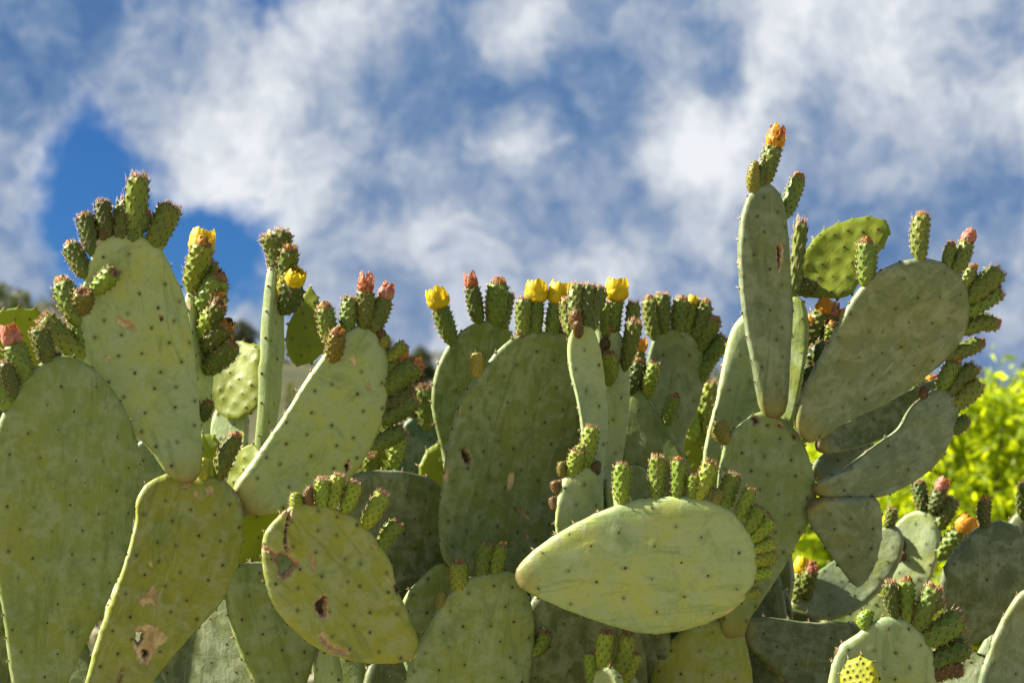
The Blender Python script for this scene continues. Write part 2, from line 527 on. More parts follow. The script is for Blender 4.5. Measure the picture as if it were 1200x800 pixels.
# ------------------------------------------------------------------ pads
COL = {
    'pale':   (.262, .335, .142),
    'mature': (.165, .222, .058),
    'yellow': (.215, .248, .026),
    'dark':   (.085, .112, .036),  # darker skin for pads lying in shade; the shade is in the colour
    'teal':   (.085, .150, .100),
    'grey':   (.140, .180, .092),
    'deep':   (.115, .156, .040),  # green darkened to carry the shadow over the broad centre pad
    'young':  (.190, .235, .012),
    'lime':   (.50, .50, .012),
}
PADS = {}
POLY = {       # pad outlines as (x, y) photograph pixels, laid on each pad's own plane
    'A2': [(112,281),(131,277),(150,275),(169,278),(187,291),(202,319),(214,345),(221,375),(229,424),(233,480),(235,540),(226,562),(208,563),(192,552),(172,524),(132,484),(105,442),(94,397),(92,360),(98,330),(105,304)],
    'A1': [(13,469),(26,446),(45,427),(71,415),(94,420),(120,440),(145,475),(160,510),(165,532),(164,556),(158,600),(152,636),(140,672),(124,712),(100,756),(80,800),(62,850),(30,850),(14,800),(4,720),(-8,650),(-12,570),(-4,505)],
    'A3': [(192,557),(172,568),(160,588),(159,610),(148,652),(132,696),(114,745),(99,800),(84,860),(130,880),(156,835),(178,800),(200,772),(228,740),(256,708),(272,680),(281,648),(285,612),(280,584),(264,563),(248,558),(224,561),(208,555)],
    'B1': [(294,544),(334,484),(358,446),(384,411),(402,392),(417,383),(436,385),(449,400),(457,422),(458,445),(451,484),(438,520),(418,552),(398,576),(370,595),(322,603),(288,604),(280,592),(276,572)],
    'C1': [(344,592),(366,590),(386,593),(410,602),(430,618),(446,638),(458,660),(464,688),(474,710),(489,748),(487,764),(474,775),(434,777),(398,770),(366,756),(338,732),(318,704),(310,672),(308,640),(314,620),(330,602)],
    'C2': [(478,778),(494,746),(506,724),(522,698),(546,677),(576,668),(599,667),(607,680),(619,702),(625,732),(624,770),(617,810),(596,870),(548,915),(500,870),(476,820)],
    'D1': [(511,600),(516,570),(523,525),(532,488),(544,458),(562,431),(585,401),(607,388),(630,386),(655,392),(672,415),(680,470),(672,540),(655,600),(632,645),(600,670),(560,674),(528,668),(512,652),(510,628)],
    'D3': [(517,529),(507,487),(506,457),(512,427),(525,401),(544,382),(566,374),(589,381),(603,405),(608,460),(598,530),(570,600),(540,610),(524,570)],
    'E1': [(672,378),(680,375),(688,380),(696,390),(704,416),(709,450),(712,476),(711,510),(707,555),(706,600),(700,628),(690,622),(684,560),(681,502),(674,461),(667,435),(664,409),(667,388)],
    'E2': [(713,390),(721,385),(730,397),(736,424),(737,469),(733,510),(725,555),(714,595),(706,620),(700,590),(700,540),(702,470),(706,415)],
    'E3': [(661,558),(674,551),(689,546),(700,556),(705,571),(706,590),(700,618),(690,655),(672,675),(657,655),(651,624),(652,590)],
    'F1': [(602,671),(612,656),(632,639),(662,620),(700,601),(737,588),(775,582),(812,581),(848,590),(868,607),(882,629),(888,653),(886,676),(875,700),(853,719),(829,731),(800,740),(760,743),(722,734),(677,719),(644,705),(617,692),(605,683)],
    'G1': [(735,470),(741,455),(752,455),(767,476),(790,510),(806,542),(812,575),(804,625),(778,655),(750,640),(736,590),(732,520)],
    'G2': [(760,401),(767,391),(784,386),(805,392),(818,405),(825,424),(824,450),(816,480),(802,514),(790,570),(775,560),(760,500),(755,440)],
    'H1': [(869,372),(857,390),(848,424),(839,469),(831,499),(824,540),(826,600),(850,612),(890,570),(915,490),(918,420),(903,376),(886,363)],
    'I1': [(905,215),(917,229),(922,253),(926,310),(928,367),(926,424),(925,462),(921,486),(907,492),(896,482),(889,458),(882,424),(872,377),(867,329),(865,287),(870,249),(880,227),(891,215)],
    'J1': [(928,488),(939,458),(958,424),(981,382),(1000,348),(1024,320),(1053,303),(1081,298),(1105,306),(1124,325),(1132,353),(1131,382),(1119,410),(1095,434),(1062,458),(1024,477),(986,493),(960,508),(944,514),(932,504)],
    'J2': [(948,526),(960,510),(1000,490),(1050,465),(1095,446),(1102,462),(1065,498),(1025,518),(985,531),(958,535)],
    'J3': [(954,566),(986,551),(1024,522),(1053,501),(1067,477),(1091,458),(1112,453),(1120,467),(1118,496),(1105,529),(1086,553),(1053,574),(1020,584),(972,584),(953,578)],
    'J4': [(955,585),(982,583),(1022,583),(1032,594),(1032,629),(1025,662),(1012,683),(1003,687),(986,667),(962,634),(948,612),(946,596)],
    'K1': [(882,487),(900,482),(915,489),(934,506),(947,534),(955,572),(952,600),(939,626),(920,660),(893,702),(876,728),(868,750),(848,748),(842,715),(840,660),(839,600),(841,560),(845,534),(854,510)],
    'K2': [(794,743),(820,728),(846,727),(868,734),(876,760),(881,785),(882,820),(868,870),(820,910),(775,870),(760,815),(766,778),(780,756)],
    'K3': [(868,730),(880,723),(905,723),(950,729),(985,728),(1028,742),(1040,785),(1005,825),(940,815),(888,772),(870,752)],
    'Y1': [(927,322),(943,296),(962,272),(991,259),(1020,256),(1041,266),(1037,287),(1015,315),(998,345),(972,350),(938,347),(928,336)],
    'R1': [(242,415),(258,404),(275,398),(292,402),(309,406),(312,431),(309,461),(298,480),(278,491),(262,488),(248,474),(237,458),(235,436)],
    'R2': [(250,476),(264,472),(284,482),(288,530),(282,600),(268,640),(250,630),(240,580),(243,520)],
    'L1': [(925,708),(956,672),(1000,642),(1038,621),(1054,629),(1056,648),(1048,672),(1024,700),(996,719),(962,727),(934,721)],
    'L2': [(1048,619),(1062,603),(1079,597),(1095,603),(1103,624),(1100,653),(1086,690),(1066,728),(1050,705),(1046,655)],
    'N1': [(980,764),(992,750),(1006,741),(1024,726),(1042,720),(1062,725),(1078,737),(1089,755),(1096,781),(1095,815),(1076,870),(1035,900),(992,870),(970,815)],
    'M1': [(1101,682),(1110,657),(1130,637),(1146,621),(1163,616),(1180,612),(1200,622),(1212,660),(1200,705),(1165,742),(1142,757),(1129,750),(1114,729),(1104,704)],
    'M2': [(1202,688),(1189,699),(1172,729),(1156,768),(1145,802),(1140,855),(1175,870),(1222,825),(1240,745),(1222,692)],
    'C3': [(400,580),(408,560),(420,553),(450,550),(482,554),(510,566),(526,600),(522,660),(495,730),(466,762),(430,735),(405,680),(396,620)],
    'C4': [(262,700),(265,675),(276,661),(308,659),(345,680),(371,728),(368,765),(358,800),(340,850),(315,850),(298,802),(285,775),(272,738)],
    'D2': [(470,712),(474,698),(490,679),(512,659),(536,668),(548,715),(534,795),(506,832),(478,790),(465,740)],
    'W1': [(-20,370),(0,365),(15,361),(30,362),(48,365),(58,392),(48,430),(18,468),(-20,450),(-36,405)],
    'W9': [(361,335),(373,351),(383,381),(383,404),(369,421),(346,426),(336,411),(336,389),(345,365)],
    'C7': [(640,702),(645,747),(643,760),(648,780),(660,805),(690,850),(722,860),(736,805),(718,735),(690,695),(656,686)],
}


class Pad:
    pass


def seg_dist(p, a, b):
    ab = b - a
    t = np.clip(((p - a) @ ab) / (ab @ ab + 1e-12), 0, 1)
    return np.linalg.norm(p - (a + t[:, None] * ab), axis=1)


def poly_sd(p, poly):
    """signed distance to a polygon, negative inside"""
    d = np.full(len(p), 1e9)
    inside = np.zeros(len(p), bool)
    n = len(poly)
    for i in range(n):
        a, b = poly[i], poly[(i + 1) % n]
        d = np.minimum(d, seg_dist(p, a, b))
        c = ((a[1] > p[:, 1]) != (b[1] > p[:, 1])) & (p[:, 0] < (b[0] - a[0]) * (p[:, 1] - a[1]) / (b[1] - a[1] + 1e-12) + a[0])
        inside ^= c
    return np.where(inside, -d, d)


def build_pad(key, plant, bx, by, tx, ty, wpx, db, dt=None, yaw=0.0, b=.5, style='mature', scars=(), thick=None, aspace=None, seed=None, bend=None, label=None, areoles=True):
    if dt is None:
        dt = db
    young = style in ('young', 'lime')
    rng = np.random.default_rng(abs(hash_(key)) if seed is None else seed)
    B, T = P(bx, by, db), P(tx, ty, dt)
    return _pad(key, plant, B, T, wpx, yaw, b, style, scars, thick, aspace, rng, bend, young, label, areoles, bx, by, tx, ty)


def hash_(s):
    h = 7
    for ch in s:
        h = (h * 131 + ord(ch)) % 1000003
    return h


def _pad(key, plant, B, T, wpx, yaw, b, style, scars, thick, aspace, rng, bend, young, label, areoles, *px, width=None):
    a = (T - B)
    L = a.length
    a = a / L
    mid = (B + T) / 2
    v = (CAM - mid).normalized()
    n0 = (v - a * v.dot(a)).normalized()
    w0 = a.cross(n0)
    ps = math.radians(yaw)
    n = n0 * math.cos(ps) - w0 * math.sin(ps)
    wd = w0 * math.cos(ps) + n0 * math.sin(ps)
    th = thick if thick is not None else (.0060 if young else .0120)
    dist = (mid - CAM).dot(FWD)
    if width is None:
        vis = wpx * dist / FPX
        width = max(.05, (vis - 2 * th * abs(math.sin(ps))) / max(.15, abs(math.cos(ps))))
    M = frame(B, wd, a, n)                   # local x across, y along, z out of the face
    hires = bool(scars)
    NR, NT_ = (92, 320) if key in ('A3', 'C1') else (64, 260) if hires else ((26, 132) if young else (20, 112))
    t = np.linspace(0, 2 * np.pi, NT_, endpoint=False)
    u = (1 - np.cos(t)) / 2
    g = b + (1 - b) * u ** .9
    side = np.sin(t)
    prof = np.abs(side) * g
    prof = prof / prof.max()
    ox = np.sign(side) * prof * width / 2
    oy = u * L
    cx, cy = 0.0, L * .55
    Minv = M.inverted()

    def loc(x, y):
        d = P(x, y, 1.0) - CAM
        tt = (B - CAM).dot(n) / d.dot(n)
        q = Minv @ (CAM + d * tt)
        return np.array((q.x, q.y))
    poly = POLY.get(key)
    if poly is not None:
        pp = np.array([loc(*q) for q in poly])
        area = .5 * np.sum(pp[:, 0] * np.roll(pp[:, 1], -1) - np.roll(pp[:, 0], -1) * pp[:, 1])
        if area < 0:
            pp = pp[::-1]
        k0 = int(np.argmin(pp[:, 1]))
        pp = np.roll(pp, -k0, axis=0)
        fine_ = []
        npp = len(pp)
        for i in range(npp):                  # closed Catmull-Rom through the outline points
            a0, a1, a2, a3 = pp[i - 1], pp[i], pp[(i + 1) % npp], pp[(i + 2) % npp]
            for q in np.linspace(0, 1, 14, endpoint=False):
                fine_.append(.5 * (2 * a1 + (a2 - a0) * q + (2 * a0 - 5 * a1 + 4 * a2 - a3) * q * q + (3 * a1 - a0 - 3 * a2 + a3) * q ** 3))
        fine_ = np.array(fine_)
        sl = np.concatenate([[0], np.cumsum(np.linalg.norm(np.diff(np.vstack([fine_, fine_[:1]]), axis=0), axis=1))])
        want = np.linspace(0, sl[-1], NT_, endpoint=False)
        fx = np.vstack([fine_, fine_[:1]])
        ox = np.interp(want, sl, fx[:, 0])
        oy = np.interp(want, sl, fx[:, 1])
        for _ in range(2):
            ox = .25 * np.roll(ox, 1) + .5 * ox + .25 * np.roll(ox, -1)
            oy = .25 * np.roll(oy, 1) + .5 * oy + .25 * np.roll(oy, -1)
        cx, cy = float((ox.max() + ox.min()) / 2), float((oy.max() + oy.min()) / 2)
        u = np.clip(oy / L, 0, 1)
        width = float(ox.max() - ox.min())
    wob = np.ones(NT_)
    for kk in range(2, 8):
        wob += rng.normal(0, (.018 if poly is None else .004) / kk ** .7) * np.cos(kk * t + rng.uniform(0, 6.28))
    nrim = max(10, int((2 * L + 1.2 * width) / (.030 if young else .040)))
    ph = rng.uniform(0, 6.28)
    R0 = np.hypot(ox - cx, oy - cy)
    wob = wob + ((.0030 if young else .0012) / R0) * np.maximum(0, np.cos(nrim * t + ph)) ** 3
    ox, oy = cx + (ox - cx) * wob, cy + (oy - cy) * wob
    s = np.linspace(0, 1, NR + 1)[1:]
    r = 1 - (1 - s) ** 1.9
    X = cx + r[:, None] * (ox - cx)[None, :]
    Y = cy + r[:, None] * (oy - cy)[None, :]
    X = np.concatenate([[cx], X.ravel()])
    Y = np.concatenate([[cy], Y.ravel()])
    RR = np.concatenate([[0], np.repeat(r, NT_)])
    zt = th * (.84 * np.sqrt(np.maximum(0, 1 - RR ** (20 if young else 24))) + .16 * (1 - RR ** 2))
    zt = zt * (1 + .35 * np.exp(-(Y / L / .14) ** 2))
    # areole lattice
    sp = aspace * 1.12 if aspace else (.030 if young else rng.uniform(.038, .046))
    ar = []
    rows = int(L / (sp * .80)) + 2
    tilt = rng.uniform(-.25, .25)
    for i in range(-1, rows + 1):
        for j in range(-12, 13):
            if rng.random() < .05:
                continue
            x = (j + .5 * (i % 2)) * sp * 1.05 + rng.normal(0, sp * .10)
            y = i * sp * .82 + tilt * x + rng.normal(0, sp * .10)
            ar.append((x, y))
    ar = np.array(ar)
    ang = np.arctan2(ar[:, 0] - cx, ar[:, 1] - cy)
    oang = np.arctan2(ox - cx, oy - cy)
    o_s = np.argsort(oang)
    Rout = np.interp(ang, oang[o_s], np.hypot(ox - cx, oy - cy)[o_s], period=2 * np.pi)
    rel = np.hypot(ar[:, 0] - cx, ar[:, 1] - cy) / Rout
    keep = (rel < .93) & (ar[:, 1] > .06 * L)
    ar = ar[keep]
    arrel = rel[keep]
    pts = np.stack([X, Y], 1)
    d2 = ((pts[:, None, :] - ar[None]) ** 2).sum(2) if len(ar) else np.full((len(pts), 1), 1.0)
    dmin = np.sqrt(d2.min(1))
    if young:
        bump = .0022 * np.exp(-(dmin / .0085) ** 2)
        halo = .8 * np.exp(-(dmin / .0045) ** 2)
    else:
        bump = .0009 * np.exp(-(dmin / .008) ** 2)
        halo = .80 * np.exp(-(dmin / .0056) ** 2)
    fade = np.clip((1 - RR) * 6, 0, 1)
    # slow undulation, bend, cup, ripples
    cup = rng.normal(0, .25)
    bd = rng.normal(0, .06) if bend is None else bend
    k1, k2, p1, p2 = rng.uniform(12, 26), rng.uniform(12, 26), *rng.uniform(0, 6.28, 2)
    und = .0020 * np.sin(k1 * X + p1) * np.sin(k2 * Y + p2) + .0008 * np.sin(2.3 * k2 * X + .7 * k1 * Y + p2) + rng.uniform(.0004, .0012) * np.sin(70 * X + 2.5 * np.sin(9 * Y + p2) + p1) * np.sin(11 * Y + p1)
    if young:
        und *= 1.6
    warp_ = bd * (Y - L / 2) ** 2 / max(L, .1) * 3 + cup * X ** 2 + rng.normal(0, .12) * X * (Y - L / 2) / max(L, .1)
    edge = RR ** 3 * .0022 * np.sin(3 * np.arctan2(X - cx, Y - cy) + p1)
    # scars
    scar = np.zeros(len(X))
    pit = np.zeros(len(X))
    dent = np.zeros(len(X))
    hole = np.zeros(len(X), bool)
    pr = Pad()
    pr.M, pr.n, pr.L = M, n, L
    jit = .0010 * np.sin(X * 420 + 3 * np.sin(Y * 300)) + .0007 * np.sin(Y * 560 + 2 * np.sin(X * 350))
    for sc in scars:
        kind, ppx = sc[0], [loc(*q) for q in sc[1]]
        if kind == 'line':
            d = np.min([seg_dist(pts, ppx[i], ppx[i + 1]) for i in range(len(ppx) - 1)], 0) + jit
            wv_ = sc[2] * dist / FPX
            scar = np.maximum(scar, np.clip(1.6 - d / wv_, 0, 1))
            pit = np.maximum(pit, np.clip(1.2 - d / (wv_ * .45), 0, 1) * sc[3])
            dent = np.maximum(dent, .006 * sc[3] * np.clip(1 - d / wv_, 0, 1))
        else:
            d = poly_sd(pts, ppx) + jit
            px_ = dist / FPX
            scar = np.maximum(scar, np.clip(.5 - d / (1.6 * px_), 0, 1))
            if kind == 'pit' or kind == 'hole':
                rim = sc[2] * px_
                pit = np.maximum(pit, np.clip((-d - rim - (0 if kind == 'pit' else .8 * px_)) / (1.5 * px_), 0, 1))
                dent = np.maximum(dent, .0075 * np.clip((-d - rim * .5) / (2.5 * px_), 0, 1))
                if kind == 'hole':
                    hole |= d < -(rim + 1.2 * px_)
    if not young:                             # worn corky stretches along the rim
        tv_ = np.concatenate([[0.0], np.tile(t, NR)])
        for _ in range(rng.integers(2, 6)):
            c0, hw = rng.uniform(0, 6.28), rng.uniform(.02, .10)
            dd = np.abs((tv_ - c0 + np.pi) % (2 * np.pi) - np.pi)
            scar = np.maximum(scar, .75 * np.clip(1.3 - dd / hw, 0, 1) * np.clip((RR - rng.uniform(.955, .985)) / .012, 0, 1))
    z_f = zt + (bump + und) * fade
    z_b = -(zt + (bump - und) * fade)
    holed = dent > 0
    z_f = np.where(holed, np.maximum(z_f - dent * 1.6, 0.0004 + und * fade), z_f)
    if hole.any():
        z_b = np.where(holed, np.minimum(z_b + dent * 1.6, -0.0004 + und * fade), z_b)
    off = warp_ + edge
    nv = len(X)
    inner = nv - NT_                          # the rim ring is shared
    Vf = np.stack([X, Y, z_f + off], 1)
    Vf[inner:, 2] = off[inner:]
    Vb = np.stack([X, Y, z_b + off], 1)[:inner]
    V = np.concatenate([Vf, Vb])

    def fi(i, j):
        return 1 + i * NT_ + j % NT_

    def bi(i, j):
        return fi(i, j) if i == NR - 1 else nv + fi(i, j)
    faces = []
    for j in range(NT_):
        faces.append((0, fi(0, j + 1), fi(0, j)))
        faces.append((nv, bi(0, j), bi(0, j + 1)))
    for i in range(NR - 1):
        for j in range(NT_):
            q = (fi(i, j), fi(i, j + 1), fi(i + 1, j + 1), fi(i + 1, j))
            if hires and hole[list(q)].all():
                continue
            faces.append(q)
            faces.append((bi(i, j), bi(i + 1, j), bi(i + 1, j + 1), bi(i, j + 1)))
    me = make_mesh('pad', V, faces, [M_YOUNG if young else M_PAD])
    rimhalo = np.clip((RR - .985) / .012, 0, 1) * 0
    mk = np.stack([np.clip(halo * (1 - (RR > .97)) + rimhalo, 0, 1), scar, pit, np.clip(Y / L, 0, 1)], 1)
    mk = np.concatenate([mk, mk[:inner]])
    ca = me.attributes.new('mask', 'FLOAT_COLOR', 'POINT')
    ca.data.foreach_set('color', mk.astype(np.float32).ravel())
    o = link('pad', me, plant, M)
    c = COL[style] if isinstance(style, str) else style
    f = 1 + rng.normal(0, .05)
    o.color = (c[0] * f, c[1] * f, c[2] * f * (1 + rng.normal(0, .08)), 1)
    if label:
        o['label'] = label
    # areoles: dark woolly dots with a bristle or two, on both faces and round the rim
    if areoles:
        AV, AF, AM = [], [], []
        ii = np.argmin(((ar[:, None, :] - pts[None]) ** 2).sum(2), 1) if len(ar) else []
        for q, (x, y) in enumerate(ar):
            k = ii[q]
            if scar[k] > .3:
                continue
            for zz, sg in ((z_f[k] + off[k], 1), (z_b[k] + off[k], -1)):
                sz = rng.uniform(.0012, .0027) * (1.0 if not young else 1.05)
                p = np.array((x, y, zz))
                dome(AV, AF, AM, p, (0, 0, sg), sz, sz * .55, 0, 5)
                for _ in range(int(rng.random() < .5) if not young else 2):
                    spike(AV, AF, AM, p, (rng.normal(0, .5), rng.normal(0, .5) + .2, sg), rng.uniform(.002, .0045), .00030, 1)
        for q in range(nrim):
            tt = (2 * math.pi * q - ph) / nrim % (2 * math.pi)
            k = int(tt / (2 * math.pi) * NT_) % NT_
            if u[k] < .08:
                continue
            p = np.array((ox[k], oy[k], off[inner + k]))
            d = np.array((ox[k] - cx, oy[k] - cy, 0))
            d /= np.linalg.norm(d)
            sz = rng.uniform(.0022, .0036)
            dome(AV, AF, AM, p, d, sz, sz * .7, 0, 5)
            for _ in range(3):
                spike(AV, AF, AM, p, d + rng.normal(0, .4, 3), rng.uniform(.004, .010), .0005, 1)
        if AV:
            link('areoles', make_mesh('areoles', AV, AF, [M_AREOLE, M_GLOCHID], AM), o, M, 'stuff')
    pr.obj, pr.cx, pr.oy, pr.cy, pr.th, pr.B, pr.T = o, cx, oy, cy, th, B, T
    pr.oang, pr.R = oang[o_s], np.hypot(ox - cx, oy - cy)[o_s]
    pr.loc3 = lambda x, y: loc(x, y)
    pr.yaw, pr.dist, pr.plant, pr.width = yaw, dist, plant, width
    pr.off = lambda x, y: float(off[np.argmin((X - x) ** 2 + (Y - y) ** 2)])
    PADS[key] = pr
    return pr


frng = random.Random(4)
FCOL = {'g': (.110, .160, .024), 'd': (.072, .106, .018), 'l': (.165, .235, .022), 'y': (.300, .330, .030), 'b': (.10, .062, .022), 'o': (.16, .155, .025)}


def fruit(padkey, bx, by, tx, ty, wpx, kind='ripe', col='g', top=None, tsize=None, lean=None):
    """a fruit from its foot pixel to its tip pixel, rooted on the pad's rim or face"""
    pr = PADS[padkey]
    if abs(pr.yaw) > 55:
        q = pr.M.inverted() @ P(bx, by, pr.dist)
        q = np.array((max(-pr.width * .25, min(pr.width * .25, q.x)), q.y))
    else:
        q = pr.loc3(bx, by)
    ang = math.atan2(q[0] - pr.cx, q[1] - pr.cy)
    R = float(np.interp(ang, pr.oang, pr.R, period=2 * math.pi))
    rel = math.hypot(q[0] - pr.cx, q[1] - pr.cy) / R
    if rel > .985:
        s = .985 / rel
        q = np.array((pr.cx + (q[0] - pr.cx) * s, pr.cy + (q[1] - pr.cy) * s))
        rel = .985
    zf = pr.off(q[0], q[1])
    if rel < .86:
        zf += pr.th * .85
    Bw = pr.M @ Vector((q[0], q[1], zf))
    d = (Bw - CAM).dot(FWD)
    vec = (RGT * (tx - bx) + UPV * (by - ty)) * (d / FPX)
    ln = vec.length
    tl = lean if lean is not None else ((.45 if rel < .86 else 0) + frng.uniform(-.22, .22))
    vec = vec + (-FWD) * (tl * ln)
    z = vec.normalized()
    ln = ln * 1.04
    rx = z.orthogonal().normalized()
    rx = Matrix.Rotation(frng.uniform(0, 6.28), 3, z) @ rx
    ry = z.cross(rx)
    foot = Bw - z * (ln * .05)
    wd = wpx * d / FPX * .98 * frng.uniform(.93, 1.07)
    M = frame(foot, rx * wd, ry * wd, z * ln * 1.05)
    o = link('bud' if kind == 'bud' else 'fruit', frng.choice(FRUIT[kind]), pr.obj, M)
    if kind == 'ripe' and top is None and frng.random() < .28:
        top, tsize = 'dry', wpx * frng.uniform(.5, .75)
    c = FCOL[col]
    rv = frng.uniform(.70, 1.02)
    o.color = (c[0] * rv * frng.uniform(.82, 1.08), c[1] * rv, c[2] * rv, 1)
    if top:
        ts = (tsize or wpx) * d / FPX
        tip = foot + z * (ln * (1.0 if kind == 'ripe' else .97))
        kz = ts * {'yellow': 1.16, 'orange_open': 1.1, 'dry': .62}.get(top, 1.05)
        Mf = frame(tip, rx * ts, ry * ts, z * kz)
        link('withered_flower' if top == 'dry' else 'flower', frng.choice(FLOWER[top]), pr.obj, Mf)
    return o


def plant(name, label, x, d, group='prickly pears in the thicket'):
    p = P(x, 700, d)
    o = bpy.data.objects.new(name, None)
    C.objects.link(o)
    o.location = (p.x, p.y, 0)
    o.empty_display_size = .2
    WORLD[o.name] = Matrix.Translation(o.location)
    o['label'] = label
    o['category'] = 'cactus'
    o['group'] = group
    return o
# ------------------------------------------------------------------ large structure: ground and hill
def nz2(x, y, s):
    return (math.sin(x * .13 + s) * math.cos(y * .11 - s * 1.7) + .5 * math.sin(x * .31 + 2 * s) * math.sin(y * .27 + s) + .25 * math.sin(x * .71 + y * .53 + s))


def ground_material():
    m, t, out = mat('dry_grassland')
    oc = t.new('ShaderNodeTexCoord').outputs['Object']
    a = t.noise(oc, .35, 6, .6)
    b_ = t.noise(oc, 4, 6, .65)
    col = t.mix(t.mapr(a, .38, .62), (.28, .235, .145), (.19, .19, .085))
    col = t.mix(t.mapr(b_, .45, .7, 0, .7), col, (.35, .30, .20))
    bs = t.new('ShaderNodeBsdfPrincipled')
    t.put(bs.inputs['Base Color'], col)
    bs.inputs['Roughness'].default_value = .95
    bmp = t.new('ShaderNodeBump')
    bmp.inputs['Distance'].default_value = .08
    t.put(bmp.inputs['Height'], b_)
    t.l.new(bmp.outputs[0], bs.inputs['Normal'])
    t.l.new(bs.outputs[0], out.inputs[0])
    return m


M_GROUND = ground_material()
gx = np.concatenate([-np.geomspace(2500, 4, 26), [0], np.geomspace(4, 2500, 26)])
gv = [(x, y, .05 * nz2(x, y, 1.0) - .06) if max(abs(x), abs(y)) < 60 else (x, y, -.1) for y in gx for x in gx]
ng = len(gx)
gf = [(j * ng + i, j * ng + i + 1, (j + 1) * ng + i + 1, (j + 1) * ng + i) for j in range(ng - 1) for i in range(ng - 1)]
link('ground', make_mesh('ground', gv, gf, [M_GROUND]), None, Matrix.Identity(4), 'structure')

# a low scrubby hill behind, higher on one side
hv, hf = [], []
NXH, NYH = 70, 26


def hill_h(x, y):
    e = math.sin(math.pi * min(1, max(0, (y - 52) / 110)))
    prof = 10.0 + 4.6 * math.exp(-((x + 30) / 11) ** 2) + 1.0 * math.exp(-((x + 9) / 9) ** 2) + 1.5 * math.exp(-((x - 70) / 25) ** 2)
    return e * (prof + .9 * nz2(x * 2.2, y * 2, 2.0)) - .6


for j in range(NYH):
    for i in range(NXH):
        x = -110 + 220 * i / (NXH - 1)
        y = 52 + 110 * j / (NYH - 1)
        hv.append((x, y, hill_h(x, y)))
for j in range(NYH - 1):
    for i in range(NXH - 1):
        q = j * NXH + i
        hf.append((q, q + 1, q + NXH + 1, q + NXH))
M_HILL = plain('scrub_hillside', (.034, .042, .012), (.062, .060, .02), .5, .95)
link('hill', make_mesh('hill', hv, hf, [M_HILL]), None, Matrix.Identity(4), 'structure')

# ------------------------------------------------------------------ trees
M_SCRUB = plain('scrub_leaf', (.050, .060, .018), (.085, .085, .028), .5, .7, .25, (.10, .11, .02))
sg = random.Random(17)
SV, SF = [], []
for _ in range(850):
    yy = sg.uniform(16, 112)
    xx = sg.uniform(-.62, .62) * yy
    zz = max(-.06, hill_h(xx, yy)) if yy > 52 else -.06
    rr = sg.uniform(.35, 1.0) * (1 + yy / 160)
    if yy < 52:
        rr *= .55
    for _k in range(46):
        dv = Vector((sg.gauss(0, 1), sg.gauss(0, 1), abs(sg.gauss(0, .9)))).normalized()
        pc = Vector((xx, yy, zz)) + dv * rr * sg.uniform(.5, 1.0)
        a_ = Vector((sg.gauss(0, 1), sg.gauss(0, 1), sg.gauss(0, 1))).normalized()
        b2 = a_.orthogonal().normalized()
        ls = rr * sg.uniform(.12, .26)
        k0 = len(SV)
        SV += [pc - a_ * ls, pc + b2 * ls * .6, pc + a_ * ls, pc - b2 * ls * .6]
        SF.append((k0, k0 + 1, k0 + 2, k0 + 3))
scrub = link('undergrowth', make_mesh('undergrowth', SV, SF, [M_SCRUB], smooth=False), None, Matrix.Identity(4), 'stuff')
scrub['label'] = 'blurred olive scrub covering the slope behind the cacti'
scrub['category'] = 'undergrowth'
M_BARK = plain('bark', (.10, .075, .05), (.17, .13, .09), 9, .9, bump=.6)


def leaf_mat(name, c, c2, tc, tr):
    return plain(name, c, c2, .8, .5, tr, tc, spec=.3, rnd=0)


M_LEAF_LIME = leaf_mat('lime_leaf', (.19, .26, .008), (.13, .20, .008), (.62, .72, .008), .55)
M_LEAF_DARK = leaf_mat('dark_leaf', (.028, .045, .014), (.045, .060, .016), (.08, .12, .02), .25)
M_LEAF_OLIVE = leaf_mat('olive_leaf', (.065, .072, .026), (.10, .10, .03), (.13, .14, .025), .3)


def tube(V, F, p0, p1, r0, r1, n=8):
    d = (p1 - p0).normalized()
    a = d.orthogonal().normalized()
    b_ = d.cross(a)
    k = len(V)
    for p, r in ((p0, r0), (p1, r1)):
        for q in range(n):
            an = 6.2832 * q / n
            V.append(p + a * (r * math.cos(an)) + b_ * (r * math.sin(an)))
    for q in range(n):
        F.append((k + q, k + (q + 1) % n, k + n + (q + 1) % n, k + n + q))


